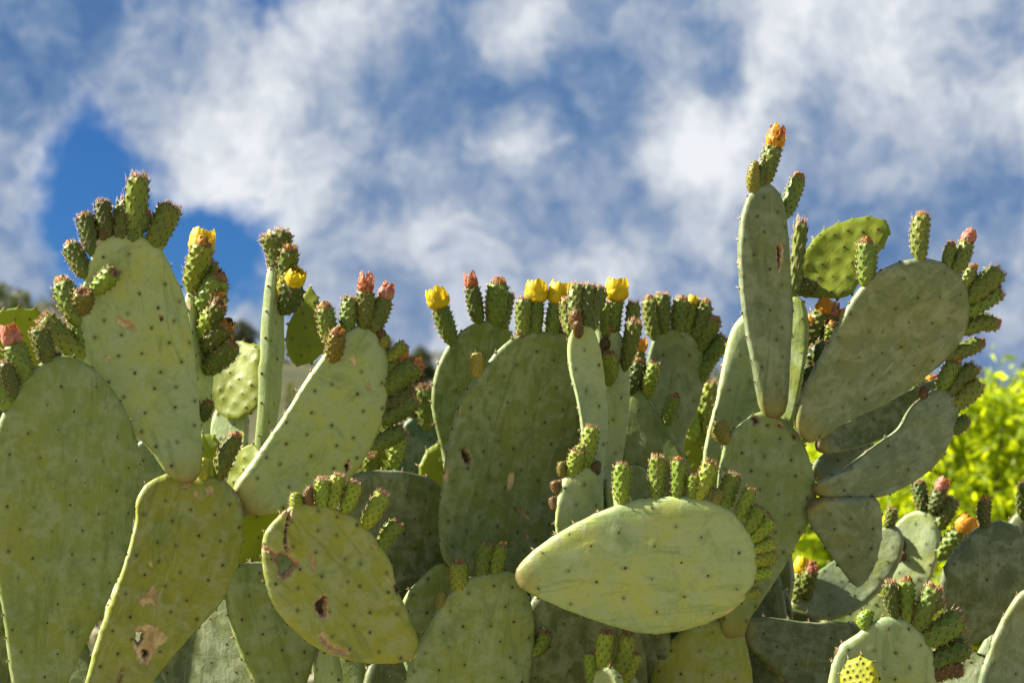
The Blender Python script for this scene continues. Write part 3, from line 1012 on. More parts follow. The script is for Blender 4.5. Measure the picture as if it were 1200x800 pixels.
def tree_meshes(seed, H, Rx, Rz, low, nclump, leaves, leaf, lm):
    rg = random.Random(seed)
    TV, TF = [], []
    base = Vector((0, 0, -.2))
    fork = Vector((rg.uniform(-.1, .1) * H, rg.uniform(-.1, .1) * H, H * max(.18, low)))
    r = H * .028
    tube(TV, TF, base, fork * .5 + base * .5 + Vector((H * .01, 0, 0)), r * 1.25, r)
    tube(TV, TF, fork * .5 + base * .5 + Vector((H * .01, 0, 0)), fork, r, r * .8)
    clumps = []
    cz = H - Rz
    for i in range(nclump):
        while True:
            p = Vector((rg.uniform(-1, 1), rg.uniform(-1, 1), rg.uniform(-1, 1)))
            if .25 < p.length < 1:
                break
        c = Vector((p.x * Rx * .82, p.y * Rx * .82, cz + p.z * Rz * .85))
        clumps.append((c, rg.uniform(.16, .34) * min(Rx, Rz)))
        if i % 2 == 0:
            m_ = fork.lerp(c, .5) + Vector((rg.uniform(-.1, .1), rg.uniform(-.1, .1), -.05)) * Rx
            tube(TV, TF, fork, m_, r * .5, r * .3, 6)
            tube(TV, TF, m_, c, r * .3, r * .08, 6)
    trunk = make_mesh('trunk', TV, TF, [M_BARK])
    V, F = [], []
    for i in range(leaves):
        c, cr_ = rg.choice(clumps)
        g = Vector((rg.gauss(0, 1), rg.gauss(0, 1), rg.gauss(0, .8)))
        p = c + g.normalized() * cr_ * rg.uniform(.3, 1.25)
        nrm = Vector((rg.gauss(0, 1), rg.gauss(0, 1), rg.gauss(.5, 1))).normalized()
        a = nrm.orthogonal().normalized()
        a = Matrix.Rotation(rg.uniform(0, 6.28), 3, nrm) @ a
        b_ = nrm.cross(a)
        s = leaf * rg.uniform(.6, 1.3)
        k = len(V)
        V += [p - a * s, p + b_ * s * .42 - nrm * s * .12, p + a * s, p - b_ * s * .42 - nrm * s * .12]
        F += [(k, k + 1, k + 2), (k, k + 2, k + 3)]
    return trunk, make_mesh('crown', V, F, [lm], smooth=False)


def tree(name, label, meshes, loc, sc=1.0, rz=0.0, group=None, cat='tree'):
    o = bpy.data.objects.new(name, None)
    C.objects.link(o)
    o.location = loc
    o.rotation_euler.z = rz
    o.scale = (sc, sc, sc)
    o['label'] = label
    o['category'] = cat
    if group:
        o['group'] = group
    for nm, me in zip(('trunk', 'crown'), meshes):
        c = bpy.data.objects.new(nm, me)
        C.objects.link(c)
        c.parent = o
    return o


lime = tree_meshes(3, 2.3, 1.0, 1.15, .12, 90, 24000, .042, M_LEAF_LIME)
for (x, d, s_, rz, lb) in ((1165, 12.0, 1.10, 0, 'sunlit lime green leafy tree just behind the pink-tipped cactus clump'),
                          (1345, 13.0, 1.24, 2.1, 'lime green leafy tree cut off by the picture edge beyond the orange fruit cluster'),
                          (985, 14.0, .98, 4.0, 'small lime green tree showing through gaps below the fan of pads')):
    p = P(x, 600, d)
    tree('broadleaf_tree', lb, lime, (p.x, p.y, -.05), s_, rz, 'lime green trees behind the cacti')
dark = tree_meshes(8, 7.6, 2.6, 2.9, .2, 50, 9000, .16, M_LEAF_DARK)
olive = tree_meshes(21, 5.0, 2.3, 2.1, .15, 50, 8000, .13, M_LEAF_OLIVE)
for (x, d, s_, rz, kind, lb) in ((2, 44, .96, .3, 'd', 'tall dark evergreen tree on the hillside edge above the spiny fruit'),
                                 (-150, 50, 1.12, 2.3, 'd', 'dark evergreen tree at the far end of the hillside'),
                                 (85, 55, .84, 1.3, 'd', 'dark evergreen tree lower on the hillside behind the tall crowned pad'),
                                 (486, 84, .36, 4.1, 'd', 'small dark tree alone on the skyline of the hill'),
                                 (280, 92, .40, 2.9, 'o', 'olive green tree on the hill behind the edge-on pad'),
                                 (385, 84, .32, .9, 'o', 'olive green tree on the hill behind the red-flowered pad'),
                                 (445, 95, .42, .2, 'o', 'olive green tree on the hill under the lone dark tree'),
                                 (540, 90, .4, 3.9, 'o', 'olive green tree on the hill behind the yellow-flowered pads'),
                                 (150, 95, .8, 5.0, 'o', 'olive green tree on the hill beside the dark evergreens')):
    p = P(x, 600, d)
    tree('hillside_tree', lb, dark if kind == 'd' else olive, (p.x, p.y, max(-.1, hill_h(p.x, p.y) - .1)), s_, rz, 'blurred trees on the hill')

# ------------------------------------------------------------------ the cacti
WOOD = (.23, .19, .11)
p_west = plant('prickly_pear_cactus', 'prickly pear whose tall pale pad wears a crown of green fruit above a holed pad', 190, 3.35)
p_mid = plant('prickly_pear_cactus', 'prickly pear with a wide teardrop pad lying sideways and a torn, cracked pad', 560, 3.3)
p_fan = plant('prickly_pear_cactus', 'prickly pear with one tall narrow orange-flowered pad and a fan of grey-green pads', 890, 3.4)
p_back = plant('prickly_pear_cactus', 'prickly pear with pale upright narrow pads beside the dark shaded pad, yellow flowers on top', 730, 3.6)
p_east = plant('prickly_pear_cactus', 'prickly pear with fat fruit cluster on a round pad and a tiny lime pad', 1090, 3.3)
p_pink = plant('prickly_pear_cactus', 'soft-focus prickly pear with a pink-tipped fruit and purple buds before the lime tree', 1040, 3.9)
p_rear = plant('prickly_pear_cactus', 'prickly pear behind the others with a sunlit bumpy young pad and a teal pad', 350, 4.1)

Q = build_pad
# --- crowned plant
Q('A1', p_west, 40, 850, 74, 413, 182, 3.15, 3.18, -20, .42, 'mature', aspace=.042)
Q('A3', p_west, 138, 870, 232, 556, 168, 3.26, 3.30, -10, .34, 'yellow', scars=(
    ('patch', [(154, 734), (172, 729), (184, 734), (197, 747), (184, 756), (178, 768), (172, 780), (162, 774), (155, 758)]),
    ('hole', [(156, 740), (163, 735), (168, 739), (166, 750), (160, 757), (156, 752)], .5),
    ('pit', [(162, 760), (170, 757), (176, 760), (172, 773), (166, 771)], 1.6),
    ('patch', [(158, 702), (170, 694), (180, 684), (183, 696), (182, 712), (174, 705), (166, 709)]),
    ('line', [(222, 752), (229, 742), (236, 735)], 2.2, .8), ('line', [(138, 800), (142, 782)], 2.0, .5),
    ('patch', [(173, 658), (177, 656), (178, 663), (174, 664)]), ('patch', [(240, 572), (248, 569), (248, 578), (241, 580)]),
    ('patch', [(226, 574), (232, 576), (232, 585), (227, 583)]), ('patch', [(212, 566), (222, 564), (222, 573), (214, 573)]),
    ('line', [(276, 576), (285, 592), (286, 606)], 3, .3)), label='yellowish pad with a hole and brown corky scars')
Q('A2', p_west, 224, 566, 143, 276, 150, 3.30, 3.27, -6, .40, 'pale', aspace=.036, scars=(
    ('patch', [(136, 368), (143, 374), (150, 376), (160, 384), (158, 388), (146, 384), (137, 380)]),
    ('pit', [(184, 369), (190, 370), (193, 374), (188, 376)], .3), ('patch', [(121, 418), (128, 415), (129, 421), (123, 424)])))
Q('A4', p_west, 236, 575, 231, 340, 36, 3.62, 3.60, -60, .45, 'pale')
Q('A7', p_west, 308, 560, 327, 312, 32, 3.55, 3.52, -58, .7, 'pale')
Q('B1', p_west, 276, 592, 443, 390, 150, 3.32, 3.38, -12, .52, 'pale', aspace=.036, scars=(
    ('patch', [(408, 421), (415, 417), (419, 425), (414, 428)]), ('pit', [(403, 541), (409, 537), (410, 548), (405, 553), (401, 548)], 1.2),
    ('patch', [(428, 449), (432, 446), (433, 456), (429, 455)])))
Q('W1', p_west, 15, 470, 14, 360, 104, 3.62, 3.62, 5, .75, 'young')
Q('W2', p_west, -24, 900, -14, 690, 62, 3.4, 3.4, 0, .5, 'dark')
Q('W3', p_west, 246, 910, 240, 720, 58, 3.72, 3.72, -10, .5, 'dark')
Q('W4', p_west, 150, 905, 222, 762, 66, 3.58, 3.58, 10, .5, 'teal')
Q('W5', p_west, 182, 650, 176, 512, 62, 3.75, 3.75, 0, .5, 'grey')
Q('W6', p_west, 252, 575, 238, 508, 36, 3.42, 3.42, 0, .5, 'young')
Q('W7', p_west, 268, 612, 302, 523, 44, 3.50, 3.50, 45, .6, 'young')
Q('W8', p_west, 284, 690, 316, 585, 66, 3.52, 3.52, -8, .6, 'young')
Q('W9', p_west, 338, 428, 362, 333, 54, 3.58, 3.62, 12, .55, 'young')
# --- plant behind
Q('R1', p_rear, 256, 496, 280, 396, 84, 4.02, 4.06, 38, .72, 'young')
Q('R2', p_rear, 262, 640, 265, 474, 50, 4.06, 4.03, 30, .6, 'pale')
Q('R3', p_rear, 496, 640, 492, 484, 66, 4.25, 4.22, -5, .6, 'teal')
Q('R4', p_rear, 428, 600, 442, 486, 54, 3.85, 3.85, 15, .6, 'young')
Q('R5', p_rear, 505, 600, 516, 520, 40, 3.95, 3.95, 0, .6, 'young')
Q('R6', p_rear, 425, 690, 425, 560, 60, 4.0, 4.0, 10, .6, 'mature')
# --- middle plant
Q('C2', p_mid, 545, 930, 562, 663, 162, 3.22, 3.22, -12, .55, 'mature', aspace=.033)
Q('C1', p_mid, 492, 776, 338, 612, 164, 3.16, 3.08, -10, .52, 'yellow', aspace=.034, scars=(
    ('hole', [(311, 642), (320, 649), (330, 643), (340, 648), (350, 660), (343, 667), (333, 678), (323, 676), (321, 660)], 3.0),
    ('line', [(334, 644), (333, 625), (336, 603), (336, 590)], 2.6, .9), ('line', [(308, 640), (322, 650)], 3, .4),
    ('pit', [(364, 706), (371, 698), (381, 693), (382, 706), (382, 722), (375, 726), (367, 718)], 3.2),
    ('line', [(374, 745), (381, 755), (392, 760), (402, 763)], 4.0, .35),
    ('patch', [(361, 649), (364, 648), (368, 658), (366, 667), (361, 664)]),
    ('pit', [(458, 684), (465, 681), (468, 691), (463, 697), (459, 692)], 1.4), ('patch', [(434, 634), (437, 633), (436, 642), (433, 641)])),
  label='yellow-green pad with a torn hole, a crack and corky wounds')
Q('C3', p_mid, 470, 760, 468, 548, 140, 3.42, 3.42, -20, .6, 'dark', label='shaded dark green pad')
Q('C4', p_mid, 345, 860, 292, 656, 112, 3.34, 3.34, -18, .5, 'mature')
Q('C5', p_mid, 384, 900, 384, 752, 40, 3.30, 3.30, 50, .6, 'pale')
Q('C6', p_mid, 425, 900, 420, 750, 66, 3.45, 3.45, 10, .6, 'mature')
Q('D2', p_mid, 512, 830, 512, 656, 112, 3.37, 3.37, -16, .6, 'mature')
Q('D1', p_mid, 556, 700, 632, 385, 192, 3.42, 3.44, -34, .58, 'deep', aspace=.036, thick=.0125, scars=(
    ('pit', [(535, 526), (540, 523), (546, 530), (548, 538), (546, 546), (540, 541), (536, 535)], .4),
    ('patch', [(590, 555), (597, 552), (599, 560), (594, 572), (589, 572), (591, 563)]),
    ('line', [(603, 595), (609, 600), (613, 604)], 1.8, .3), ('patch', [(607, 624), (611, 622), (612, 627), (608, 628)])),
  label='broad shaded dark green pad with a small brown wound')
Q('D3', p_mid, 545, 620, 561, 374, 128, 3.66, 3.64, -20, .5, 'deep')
Q('F1', p_mid, 602, 671, 889, 648, 166, 3.14, 3.09, -9, .36, 'pale', aspace=.048, thick=.011, label='wide teardrop pad lying on its side')
Q('C7', p_mid, 700, 870, 662, 684, 84, 3.36, 3.36, 22, .7, 'pale', scars=(
    ('pit', [(672, 760), (680, 754), (688, 756), (690, 768), (686, 778), (684, 792), (678, 788), (674, 772)], 1.5),))
# --- pale upright plant behind
Q('E1', p_back, 702, 630, 682, 376, 58, 3.31, 3.35, -10, .50, 'pale', aspace=.034)
Q('E2', p_back, 716, 615, 714, 386, 48, 3.42, 3.42, -14, .62, 'pale', aspace=.034)
Q('E4', p_back, 702, 520, 700, 378, 42, 3.58, 3.58, 45, .6, 'pale')
Q('E3', p_back, 672, 690, 686, 545, 68, 3.22, 3.22, -6, .62, 'pale', aspace=.030)
Q('E5', p_back, 716, 720, 716, 560, 62, 3.32, 3.32, 50, .6, 'pale')
Q('G1', p_back, 786, 650, 744, 448, 100, 3.55, 3.55, 6, .75, 'mature')
Q('G2', p_back, 800, 580, 789, 386, 76, 3.76, 3.76, -18, .55, 'grey')
Q('G3', p_back, 752, 690, 745, 545, 60, 3.45, 3.45, -10, .6, 'mature')
Q('G4', p_back, 715, 850, 713, 781, 32, 3.08, 3.08, 35, .6, 'pale')
Q('G7', p_back, 722, 880, 718, 776, 66, 3.16, 3.16, -5, .7, 'mature')
Q('G5', p_back, 742, 880, 798, 738, 54, 3.42, 3.42, 52, .6, 'grey')
Q('G6', p_back, 808, 600, 818, 500, 50, 4.3, 4.3, 0, .6, 'young')
# --- fan plant
Q('K2', p_fan, 815, 930, 838, 724, 132, 3.34, 3.34, 0, .5, 'yellow')
Q('K1', p_fan, 858, 748, 902, 480, 118, 3.34, 3.34, -16, .34, 'mature', aspace=.034, scars=(
    ('pit', [(879, 490), (884, 487), (890, 491), (889, 497), (883, 499)], 1.0), ('pit', [(908, 496), (914, 494), (917, 499), (911, 503)], 1.6),
    ('pit', [(925, 509), (930, 507), (933, 512), (928, 515)], 1.4)))
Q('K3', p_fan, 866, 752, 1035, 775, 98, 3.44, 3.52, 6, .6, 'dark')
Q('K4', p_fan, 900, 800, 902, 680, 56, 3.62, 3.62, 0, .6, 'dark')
Q('K5', p_fan, 905, 760, 918, 640, 36, 3.72, 3.72, 20, .6, 'grey')
Q('H1', p_fan, 836, 620, 892, 370, 100, 3.62, 3.62, -10, .62, 'pale')
Q('H2', p_fan, 916, 520, 932, 346, 42, 3.40, 3.46, 12, .6, 'mature')
Q('I1', p_fan, 907, 492, 893, 213, 62, 3.33, 3.33, -22, .48, 'grey', aspace=.034, scars=(
    ('pit', [(907, 290), (912, 283), (916, 292), (915, 306), (911, 322), (908, 308)], 2.2),))
Q('J1', p_fan, 930, 510, 1118, 318, 138, 3.34, 3.30, -26, .58, 'grey', aspace=.036, label='large grey-green shaded pad leaning out')
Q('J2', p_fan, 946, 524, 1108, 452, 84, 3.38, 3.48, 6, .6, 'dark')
Q('J3', p_fan, 950, 574, 1126, 472, 90, 3.33, 3.36, -10, .58, 'grey')
Q('J4', p_fan, 946, 592, 1012, 676, 92, 3.32, 3.37, -4, .8, 'grey')
Q('J5', p_fan, 946, 560, 1020, 520, 40, 3.42, 3.5, 6, .6, 'grey')
Q('Y1', p_fan, 936, 348, 1036, 264, 90, 3.52, 3.58, 16, .66, 'young', label='young light green translucent pad with toothed edge')
Q('Y2', p_fan, 938, 520, 962, 400, 60, 3.44, 3.52, 0, .6, 'young')
# --- soft-focus plant
Q('L1', p_pink, 918, 722, 1054, 638, 78, 3.86, 3.92, 12, .6, 'grey')
Q('L2', p_pink, 1058, 730, 1076, 595, 62, 4.02, 4.02, 12, .6, 'pale')
Q('L3', p_pink, 990, 790, 1020, 690, 90, 4.1, 4.1, 5, .6, 'mature')
# --- round cluster plant
Q('N1', p_east, 1035, 910, 1035, 720, 132, 3.12, 3.12, -8, .6, 'pale', aspace=.032)
Q('N2', p_east, 1006, 836, 1008, 769, 46, 3.00, 3.02, 28, .6, 'lime', aspace=.010, label='tiny bright lime young pad')
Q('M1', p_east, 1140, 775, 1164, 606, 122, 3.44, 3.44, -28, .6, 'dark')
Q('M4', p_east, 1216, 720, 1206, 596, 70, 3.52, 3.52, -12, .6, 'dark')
Q('M2', p_east, 1150, 860, 1204, 686, 70, 3.22, 3.22, -14, .6, 'grey')

f = fruit
# crowned plant
for a_ in ((104, 290, 93, 246, 25, 'd'), (122, 274, 116, 232, 23, 'd'), (98, 320, 77, 284, 23, 'g'), (137, 285, 148, 237, 28, 'd'), (158, 278, 163, 210, 28, 'g'),
           (150, 286, 169, 252, 23, 'd'), (178, 288, 200, 243, 31, 'g'), (186, 290, 186, 250, 20, 'g'), (90, 378, 68, 330, 26, 'g'), (94, 416, 50, 374, 30, 'g')):
    f('A2', *a_[:5], 'ripe', a_[5])
f('A2', 108, 342, 138, 318, 21, 'ripe', 'l', lean=.5)
f('A2', 97, 368, 102, 338, 24, 'ripe', 'o', lean=.7)
f('A2', 118, 284, 124, 270, 11, 'bud', 'b')
f('A2', 66, 400, 56, 366, 22, 'ripe', 'g', 'dry', 17)
for a_ in ((207, 332, 223, 280, 28, 'l'), (222, 366, 246, 326, 31, 'g'), (202, 305, 207, 268, 20, 'o'), (240, 338, 258, 300, 22, 'g'), (246, 320, 252, 280, 18, 'g'),
           (245, 374, 270, 340, 24, 'g'), (238, 400, 254, 360, 25, 'l'), (238, 434, 275, 402, 25, 'd'), (226, 350, 232, 300, 24, 'g'), (236, 405, 262, 350, 22, 'd')):
    f('A4', *a_[:5], 'ripe', a_[5])
f('A4', 236, 320, 241, 272, 22, 'ripe', 'g', 'yellow', 29)
f('A4', 244, 412, 275, 378, 26, 'ripe', 'd', 'dry', 20)
f('A4', 228, 492, 238, 468, 15, 'ripe', 'd')
f('A1', 30, 440, 17, 400, 26, 'ripe', 'g', 'pink', 27)
f('A1', 6, 470, -6, 430, 26, 'ripe', 'g')
f('A1', 14, 466, 6, 424, 22, 'ripe', 'd')
f('A1', 56, 424, 46, 386, 22, 'ripe', 'd')
for a_ in ((322, 322, 315, 278, 27, 'ripe', 'd', None), (326, 316, 325, 288, 22, 'ripe', 'g', 'yellow'), (334, 322, 341, 272, 24, 'ripe', 'g', None), (340, 346, 353, 290, 23, 'ripe', 'd', 'dry'),
           (340, 366, 357, 330, 29, 'ripe', 'd', 'yellow'), (324, 352, 340, 308, 19, 'cone', 'y', None)):
    f('A7', *a_[:7], a_[7], 22 if a_[7] == 'yellow' else 15)
for a_ in ((391, 402, 383, 358, 24, 'ripe', 'g', None), (406, 390, 412, 350, 22, 'ripe', 'g', None), (428, 385, 431, 342, 22, 'ripe', 'g', 'red'), (440, 388, 453, 350, 24, 'ripe', 'g', 'pink'),
           (389, 422, 398, 386, 22, 'ripe', 'o', None), (446, 396, 449, 384, 12, 'bud', 'b', None), (450, 408, 454, 392, 13, 'bud', 'o', None), (456, 422, 476, 404, 18, 'ripe', 'l', None),
           (456, 460, 490, 428, 29, 'ripe', 'g', 'dry'), (455, 476, 486, 454, 22, 'ripe', 'd', None), (450, 494, 488, 468, 24, 'ripe', 'g', None), (440, 524, 476, 506, 23, 'ripe', 'g', None),
           (452, 440, 470, 424, 16, 'ripe', 'l', 'dry')):
    f('B1', *a_[:7], a_[7], 22)
f('A3', 257, 560, 276, 512, 23, 'ripe', 'g')
f('A3', 239, 563, 238, 537, 14, 'bud', 'y')
f('R4', 468, 550, 475, 508, 24, 'ripe', 'l')
f('R4', 440, 560, 436, 530, 18, 'ripe', 'l')
f('R3', 500, 500, 497, 450, 23, 'ripe', 'g')
f('R3', 484, 490, 486, 462, 18, 'ripe', 'd')
# middle plant
f('C1', 347, 597, 346, 577, 15, 'bud', 'y')
f('C1', 364, 594, 364, 569, 11, 'bud', 'b')
for a_ in ((375, 595, 378, 561, 20), (388, 595, 397, 558, 20), (402, 600, 416, 566, 19), (428, 616, 450, 578, 23), (446, 643, 466, 613, 20)):
    f('C1', *a_, 'ripe', 'l')
for a_ in ((536, 692, 537, 660, 21), (561, 675, 569, 638, 21), (577, 670, 586, 640, 17), (628, 766, 645, 740, 19)):
    f('C2', *a_, 'ripe', 'l')
f('C2', 516, 712, 518, 692, 14, 'bud', 'o')
f('D1', 599, 400, 600, 381, 15, 'bud', 'o')
f('D1', 556, 437, 553, 410, 15, 'bud', 'o')
for a_ in ((615, 390, 616, 352, 20, 'g', 'yellow'), (632, 394, 640, 354, 20, 'g', 'yellow'), (603, 392, 603, 350, 17, 'g', None), (638, 400, 653, 368, 19, 'd', None), (662, 396, 661, 355, 19, 'g', None)):
    f('D1', *a_[:5], 'ripe', a_[5], a_[6], 26)
for a_ in ((528, 402, 514, 360, 20, 'g', 'yellow', 25), (557, 378, 549, 336, 20, 'g', 'red', 18), (575, 380, 580, 332, 24, 'g', 'dry', 16), (584, 388, 592, 345, 18, 'g', None, 0)):
    f('D3', *a_[:5], 'ripe', a_[5], a_[6], a_[7])
for a_ in ((729, 591, 729, 546, 21), (769, 583, 771, 537, 21), (793, 583, 795, 541, 19), (819, 584, 833, 542, 21), (812, 584, 813, 556, 15), (852, 592, 863, 555, 21),
           (869, 604, 884, 570, 20), (880, 620, 893, 592, 18), (884, 632, 906, 607, 19), (884, 643, 906, 634, 18), (883, 656, 908, 650, 18), (880, 677, 903, 669, 17), (872, 698, 891, 694, 15)):
    f('F1', *a_, 'ripe', 'l')
f('F1', 840, 589, 842, 571, 14, 'bud', 'o')
# pale upright plant
for a_ in ((672, 384, 676, 335, 20, 'g'), (684, 388, 690, 336, 19, 'g'), (690, 390, 703, 340, 20, 'g'), (668, 392, 664, 352, 18, 'g')):
    f('E1', *a_[:5], 'ripe', a_[5], lean=-.25)
f('E1', 676, 386, 673, 362, 14, 'bud', 'b', lean=.5)
f('E1', 676, 396, 674, 376, 12, 'bud', 'b', lean=.6)
for a_ in ((720, 392, 722, 352, 20, 'g', 'yellow'), (734, 412, 742, 357, 19, 'g', None), (710, 392, 711, 350, 15, 'l', None), (730, 432, 742, 376, 18, 'd', None)):
    f('E2', *a_[:5], 'ripe', a_[5], a_[6], 26)
f('E2', 714, 392, 712, 374, 12, 'bud', 'o')
f('E2', 707, 412, 709, 394, 14, 'bud', 'b', lean=.5)
f('E2', 706, 420, 706, 402, 12, 'bud', 'b', lean=.5)
f('E2', 712, 450, 711, 412, 17, 'ripe', 'l', lean=.4)
f('G1', 746, 456, 749, 412, 18, 'ripe', 'g', 'orange_open', 18)
f('G1', 738, 462, 748, 425, 21, 'ripe', 'd', 'dry', 15)
f('G1', 759, 464, 767, 425, 19, 'ripe', 'l')
f('G1', 780, 500, 790, 466, 17, 'ripe', 'l')
for a_ in ((763, 396, 758, 352, 20, 'g', 'dry'), (774, 392, 772, 347, 21, 'g', None), (790, 392, 795, 352, 21, 'g', None), (798, 398, 808, 358, 18, 'l', 'yellow'), (808, 400, 823, 356, 20, 'g', 'dry'),
           (816, 412, 835, 376, 20, 'g', 'dry'), (822, 426, 846, 396, 21, 'g', None), (822, 448, 835, 418, 17, 'g', None)):
    f('G2', *a_[:5], 'ripe', a_[5], a_[6], 13)
f('G6', 826, 505, 832, 450, 22, 'ripe', 'l')
f('G6', 812, 515, 808, 480, 22, 'ripe', 'l')
for a_ in ((687, 548, 694, 503, 20, 'ripe', 'l'), (683, 550, 684, 522, 16, 'ripe', 'l'), (669, 560, 678, 530, 20, 'ripe', 'l'), (661, 558, 658, 540, 11, 'bud', 'o'), (699, 556, 701, 540, 12, 'bud', 'b'),
           (654, 576, 648, 562, 11, 'bud', 'b'), (656, 578, 660, 564, 11, 'bud', 'b'), (653, 596, 647, 582, 12, 'bud', 'b'), (652, 572, 655, 558, 11, 'bud', 'b')):
    f('E3', *a_)
for a_ in ((708, 790, 709, 740, 21), (724, 790, 734, 742, 22), (694, 802, 692, 765, 16), (730, 796, 744, 764, 17)):
    f('G7', *a_, 'ripe', 'l', lean=.1)
f('G5', 760, 806, 762, 778, 23, 'ripe', 'o')
# fan plant
f('K1', 853, 517, 846, 492, 19, 'bud', 'o')
f('I1', 899, 214, 910, 170, 22, 'ripe', 'g', 'orange', 26)
f('I1', 885, 226, 886, 189, 15, 'cone', 'o')
f('I1', 890, 220, 897, 186, 14, 'cone', 'g')
f('I1', 894, 216, 900, 202, 10, 'bud', 'b')
f('I1', 921, 254, 939, 208, 21, 'ripe', 'g', 'dry', 16)
f('H2', 927, 352, 940, 262, 19, 'ripe', 'g')
for a_ in ((1013, 332, 1014, 285, 22, 'g', None, 0), (1073, 300, 1076, 250, 23, 'g', 'dry', 14), (1110, 318, 1128, 280, 20, 'g', 'pink', 20), (1102, 312, 1109, 284, 15, 'g', 'dry', 12),
           (1120, 338, 1136, 312, 17, 'g', 'dry', 12), (1130, 348, 1166, 316, 24, 'g', None, 0), (1128, 366, 1168, 340, 24, 'g', None, 0), (1128, 388, 1166, 378, 23, 'g', 'dry', 14),
           (1116, 420, 1155, 404, 20, 'g', None, 0)):
    f('J1', *a_[:5], 'ripe', a_[5], a_[6], a_[7] or None)
for a_ in ((1102, 458, 1118, 425, 20, 'g'), (1110, 468, 1140, 430, 21, 'd'), (1112, 478, 1146, 450, 21, 'g'), (1112, 506, 1131, 490, 17, 'd')):
    f('J3', *a_[:5], 'ripe', a_[5])
f('J3', 1084, 468, 1082, 452, 11, 'bud', 'b')
f('J2', 1108, 416, 1126, 408, 14, 'ripe', 'g', 'orange', 14)
for a_ in ((945, 404, 963, 370, 24, 'g', 'orange_open', 22), (976, 400, 979, 366, 16, 'g', 'pink', 16), (938, 434, 970, 404, 26, 'd', None, 0), (928, 468, 955, 434, 25, 'd', None, 0),
           (940, 408, 947, 388, 18, 'g', 'orange_open', 18), (985, 384, 998, 356, 18, 'g', 'orange_open', 18), (966, 410, 974, 384, 18, 'l', None, 0)):
    f('Y2', *a_[:5], 'ripe', a_[5], a_[6], a_[7] or None)
f('Y1', 934, 350, 928, 322, 16, 'ripe', 'd', 'orange', 10)
f('Y1', 938, 352, 946, 334, 22, 'ripe', 'd')
# soft-focus plant
f('L1', 1037, 624, 1043, 600, 15, 'ripe', 'd')
f('L1', 1030, 596, 1032, 582, 10, 'bud', 'b')
for a_ in ((1055, 634, 1054, 624), (1058, 644, 1057, 632), (1059, 656, 1058, 644)):
    f('L2', *a_, 9, 'bud', 'b')
for a_ in ((1083, 600, 1078, 565, 19, 'd', None, 0), (1092, 600, 1102, 574, 19, 'd', 'pink', 19), (1098, 620, 1118, 586, 22, 'g', None, 0), (1100, 654, 1124, 622, 23, 'g', 'orange_open', 24)):
    f('L2', *a_[:5], 'ripe', a_[5], a_[6], a_[7] or None)
f('L1', 930, 712, 938, 676, 18, 'ripe', 'g', 'yellow', 20)
f('L1', 944, 706, 948, 668, 18, 'ripe', 'g', 'pink', 14)
# round cluster plant
for a_ in ((1049, 722, 1041, 680, 19, 'd'), (1062, 726, 1061, 681, 21, 'l'), (1076, 732, 1094, 682, 25, 'g'), (1082, 750, 1124, 722, 31, 'g'), (1090, 776, 1132, 757, 31, 'g'), (1070, 728, 1100, 696, 20, 'd')):
    f('N1', *a_[:5], 'ripe', a_[5])
f('N1', 1092, 792, 1126, 782, 26, 'ripe', 'b')
f('N1', 1015, 738, 1019, 714, 17, 'bud', 'l')
f('N1', 983, 772, 984, 758, 11, 'bud', 'b')
f('M1', 1160, 622, 1160, 588, 18, 'ripe', 'd')
f('M4', 1198, 606, 1196, 564, 17, 'ripe', 'd')

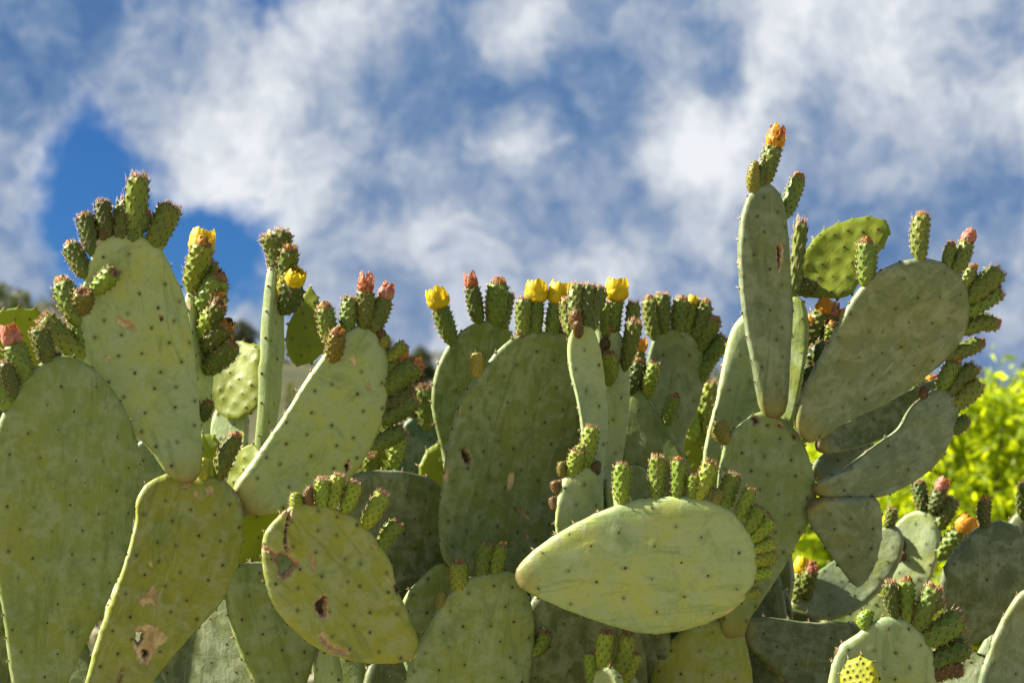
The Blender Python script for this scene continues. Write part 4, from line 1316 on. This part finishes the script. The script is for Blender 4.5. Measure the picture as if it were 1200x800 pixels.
# ------------------------------------------------------------------ older pads and woody trunks below, down to the ground
FREE = {'A1': p_west, 'A3': p_west, 'A4': p_west, 'A7': p_west, 'W1': p_west, 'W2': p_west, 'W3': p_west, 'W4': p_west, 'W5': p_west, 'W8': p_west,
        'R2': p_rear, 'R3': p_rear, 'R4': p_rear, 'R6': p_rear, 'R5': p_rear,
        'C2': p_mid, 'C3': p_mid, 'C4': p_mid, 'C5': p_mid, 'C6': p_mid, 'D2': p_mid, 'D3': p_mid, 'C7': p_mid,
        'E1': p_back, 'E2': p_back, 'E3': p_back, 'E4': p_back, 'E5': p_back, 'G1': p_back, 'G2': p_back, 'G3': p_back, 'G4': p_back, 'G7': p_back, 'G5': p_back, 'G6': p_back,
        'K2': p_fan, 'K4': p_fan, 'K5': p_fan, 'H1': p_fan,
        'L1': p_pink, 'L2': p_pink, 'L3': p_pink, 'N1': p_east, 'N2': p_east, 'M1': p_east, 'M4': p_east, 'M2': p_east}
srng = np.random.default_rng(99)
for pl in (p_west, p_mid, p_fan, p_back, p_east, p_pink, p_rear):
    keys = [k for k, q in FREE.items() if q == pl]
    root = WORLD[pl.name].translation
    top = Vector((root.x, root.y, .52))
    for k in keys:
        Bq = PADS[k].B
        start = top + Vector((srng.uniform(-.06, .06) + .25 * (Bq.x - top.x), srng.uniform(-.05, .05), srng.uniform(-.08, .02)))
        end = Bq + Vector((0, .0, .02))
        ln = (end - start).length
        steps = max(1, round(ln / .42))
        prev = start
        for s_ in range(steps):
            nx = start.lerp(end, (s_ + 1) / steps)
            if s_ < steps - 1:
                nx += Vector((srng.uniform(-.04, .04), srng.uniform(0, .06), 0))
            seg = nx - prev
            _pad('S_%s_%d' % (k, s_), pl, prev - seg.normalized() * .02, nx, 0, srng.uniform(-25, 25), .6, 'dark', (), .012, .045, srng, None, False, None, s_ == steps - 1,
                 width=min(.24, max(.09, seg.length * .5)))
            prev = nx
    tv, tf = [], []
    tube(tv, tf, Vector((0, 0, -.25)), Vector((.02, 0, .12)), .13, .10, 14)
    tube(tv, tf, Vector((.02, 0, .12)), Vector((0, 0, .50)), .10, .085, 14)
    tv = [v_ + Vector((.008 * math.sin(q * 2.3), .008 * math.cos(q * 1.7), 0)) for q, v_ in enumerate(tv)]
    me = make_mesh('trunk', tv, tf, [M_BARK])
    link('trunk', me, pl, WORLD[pl.name].copy())
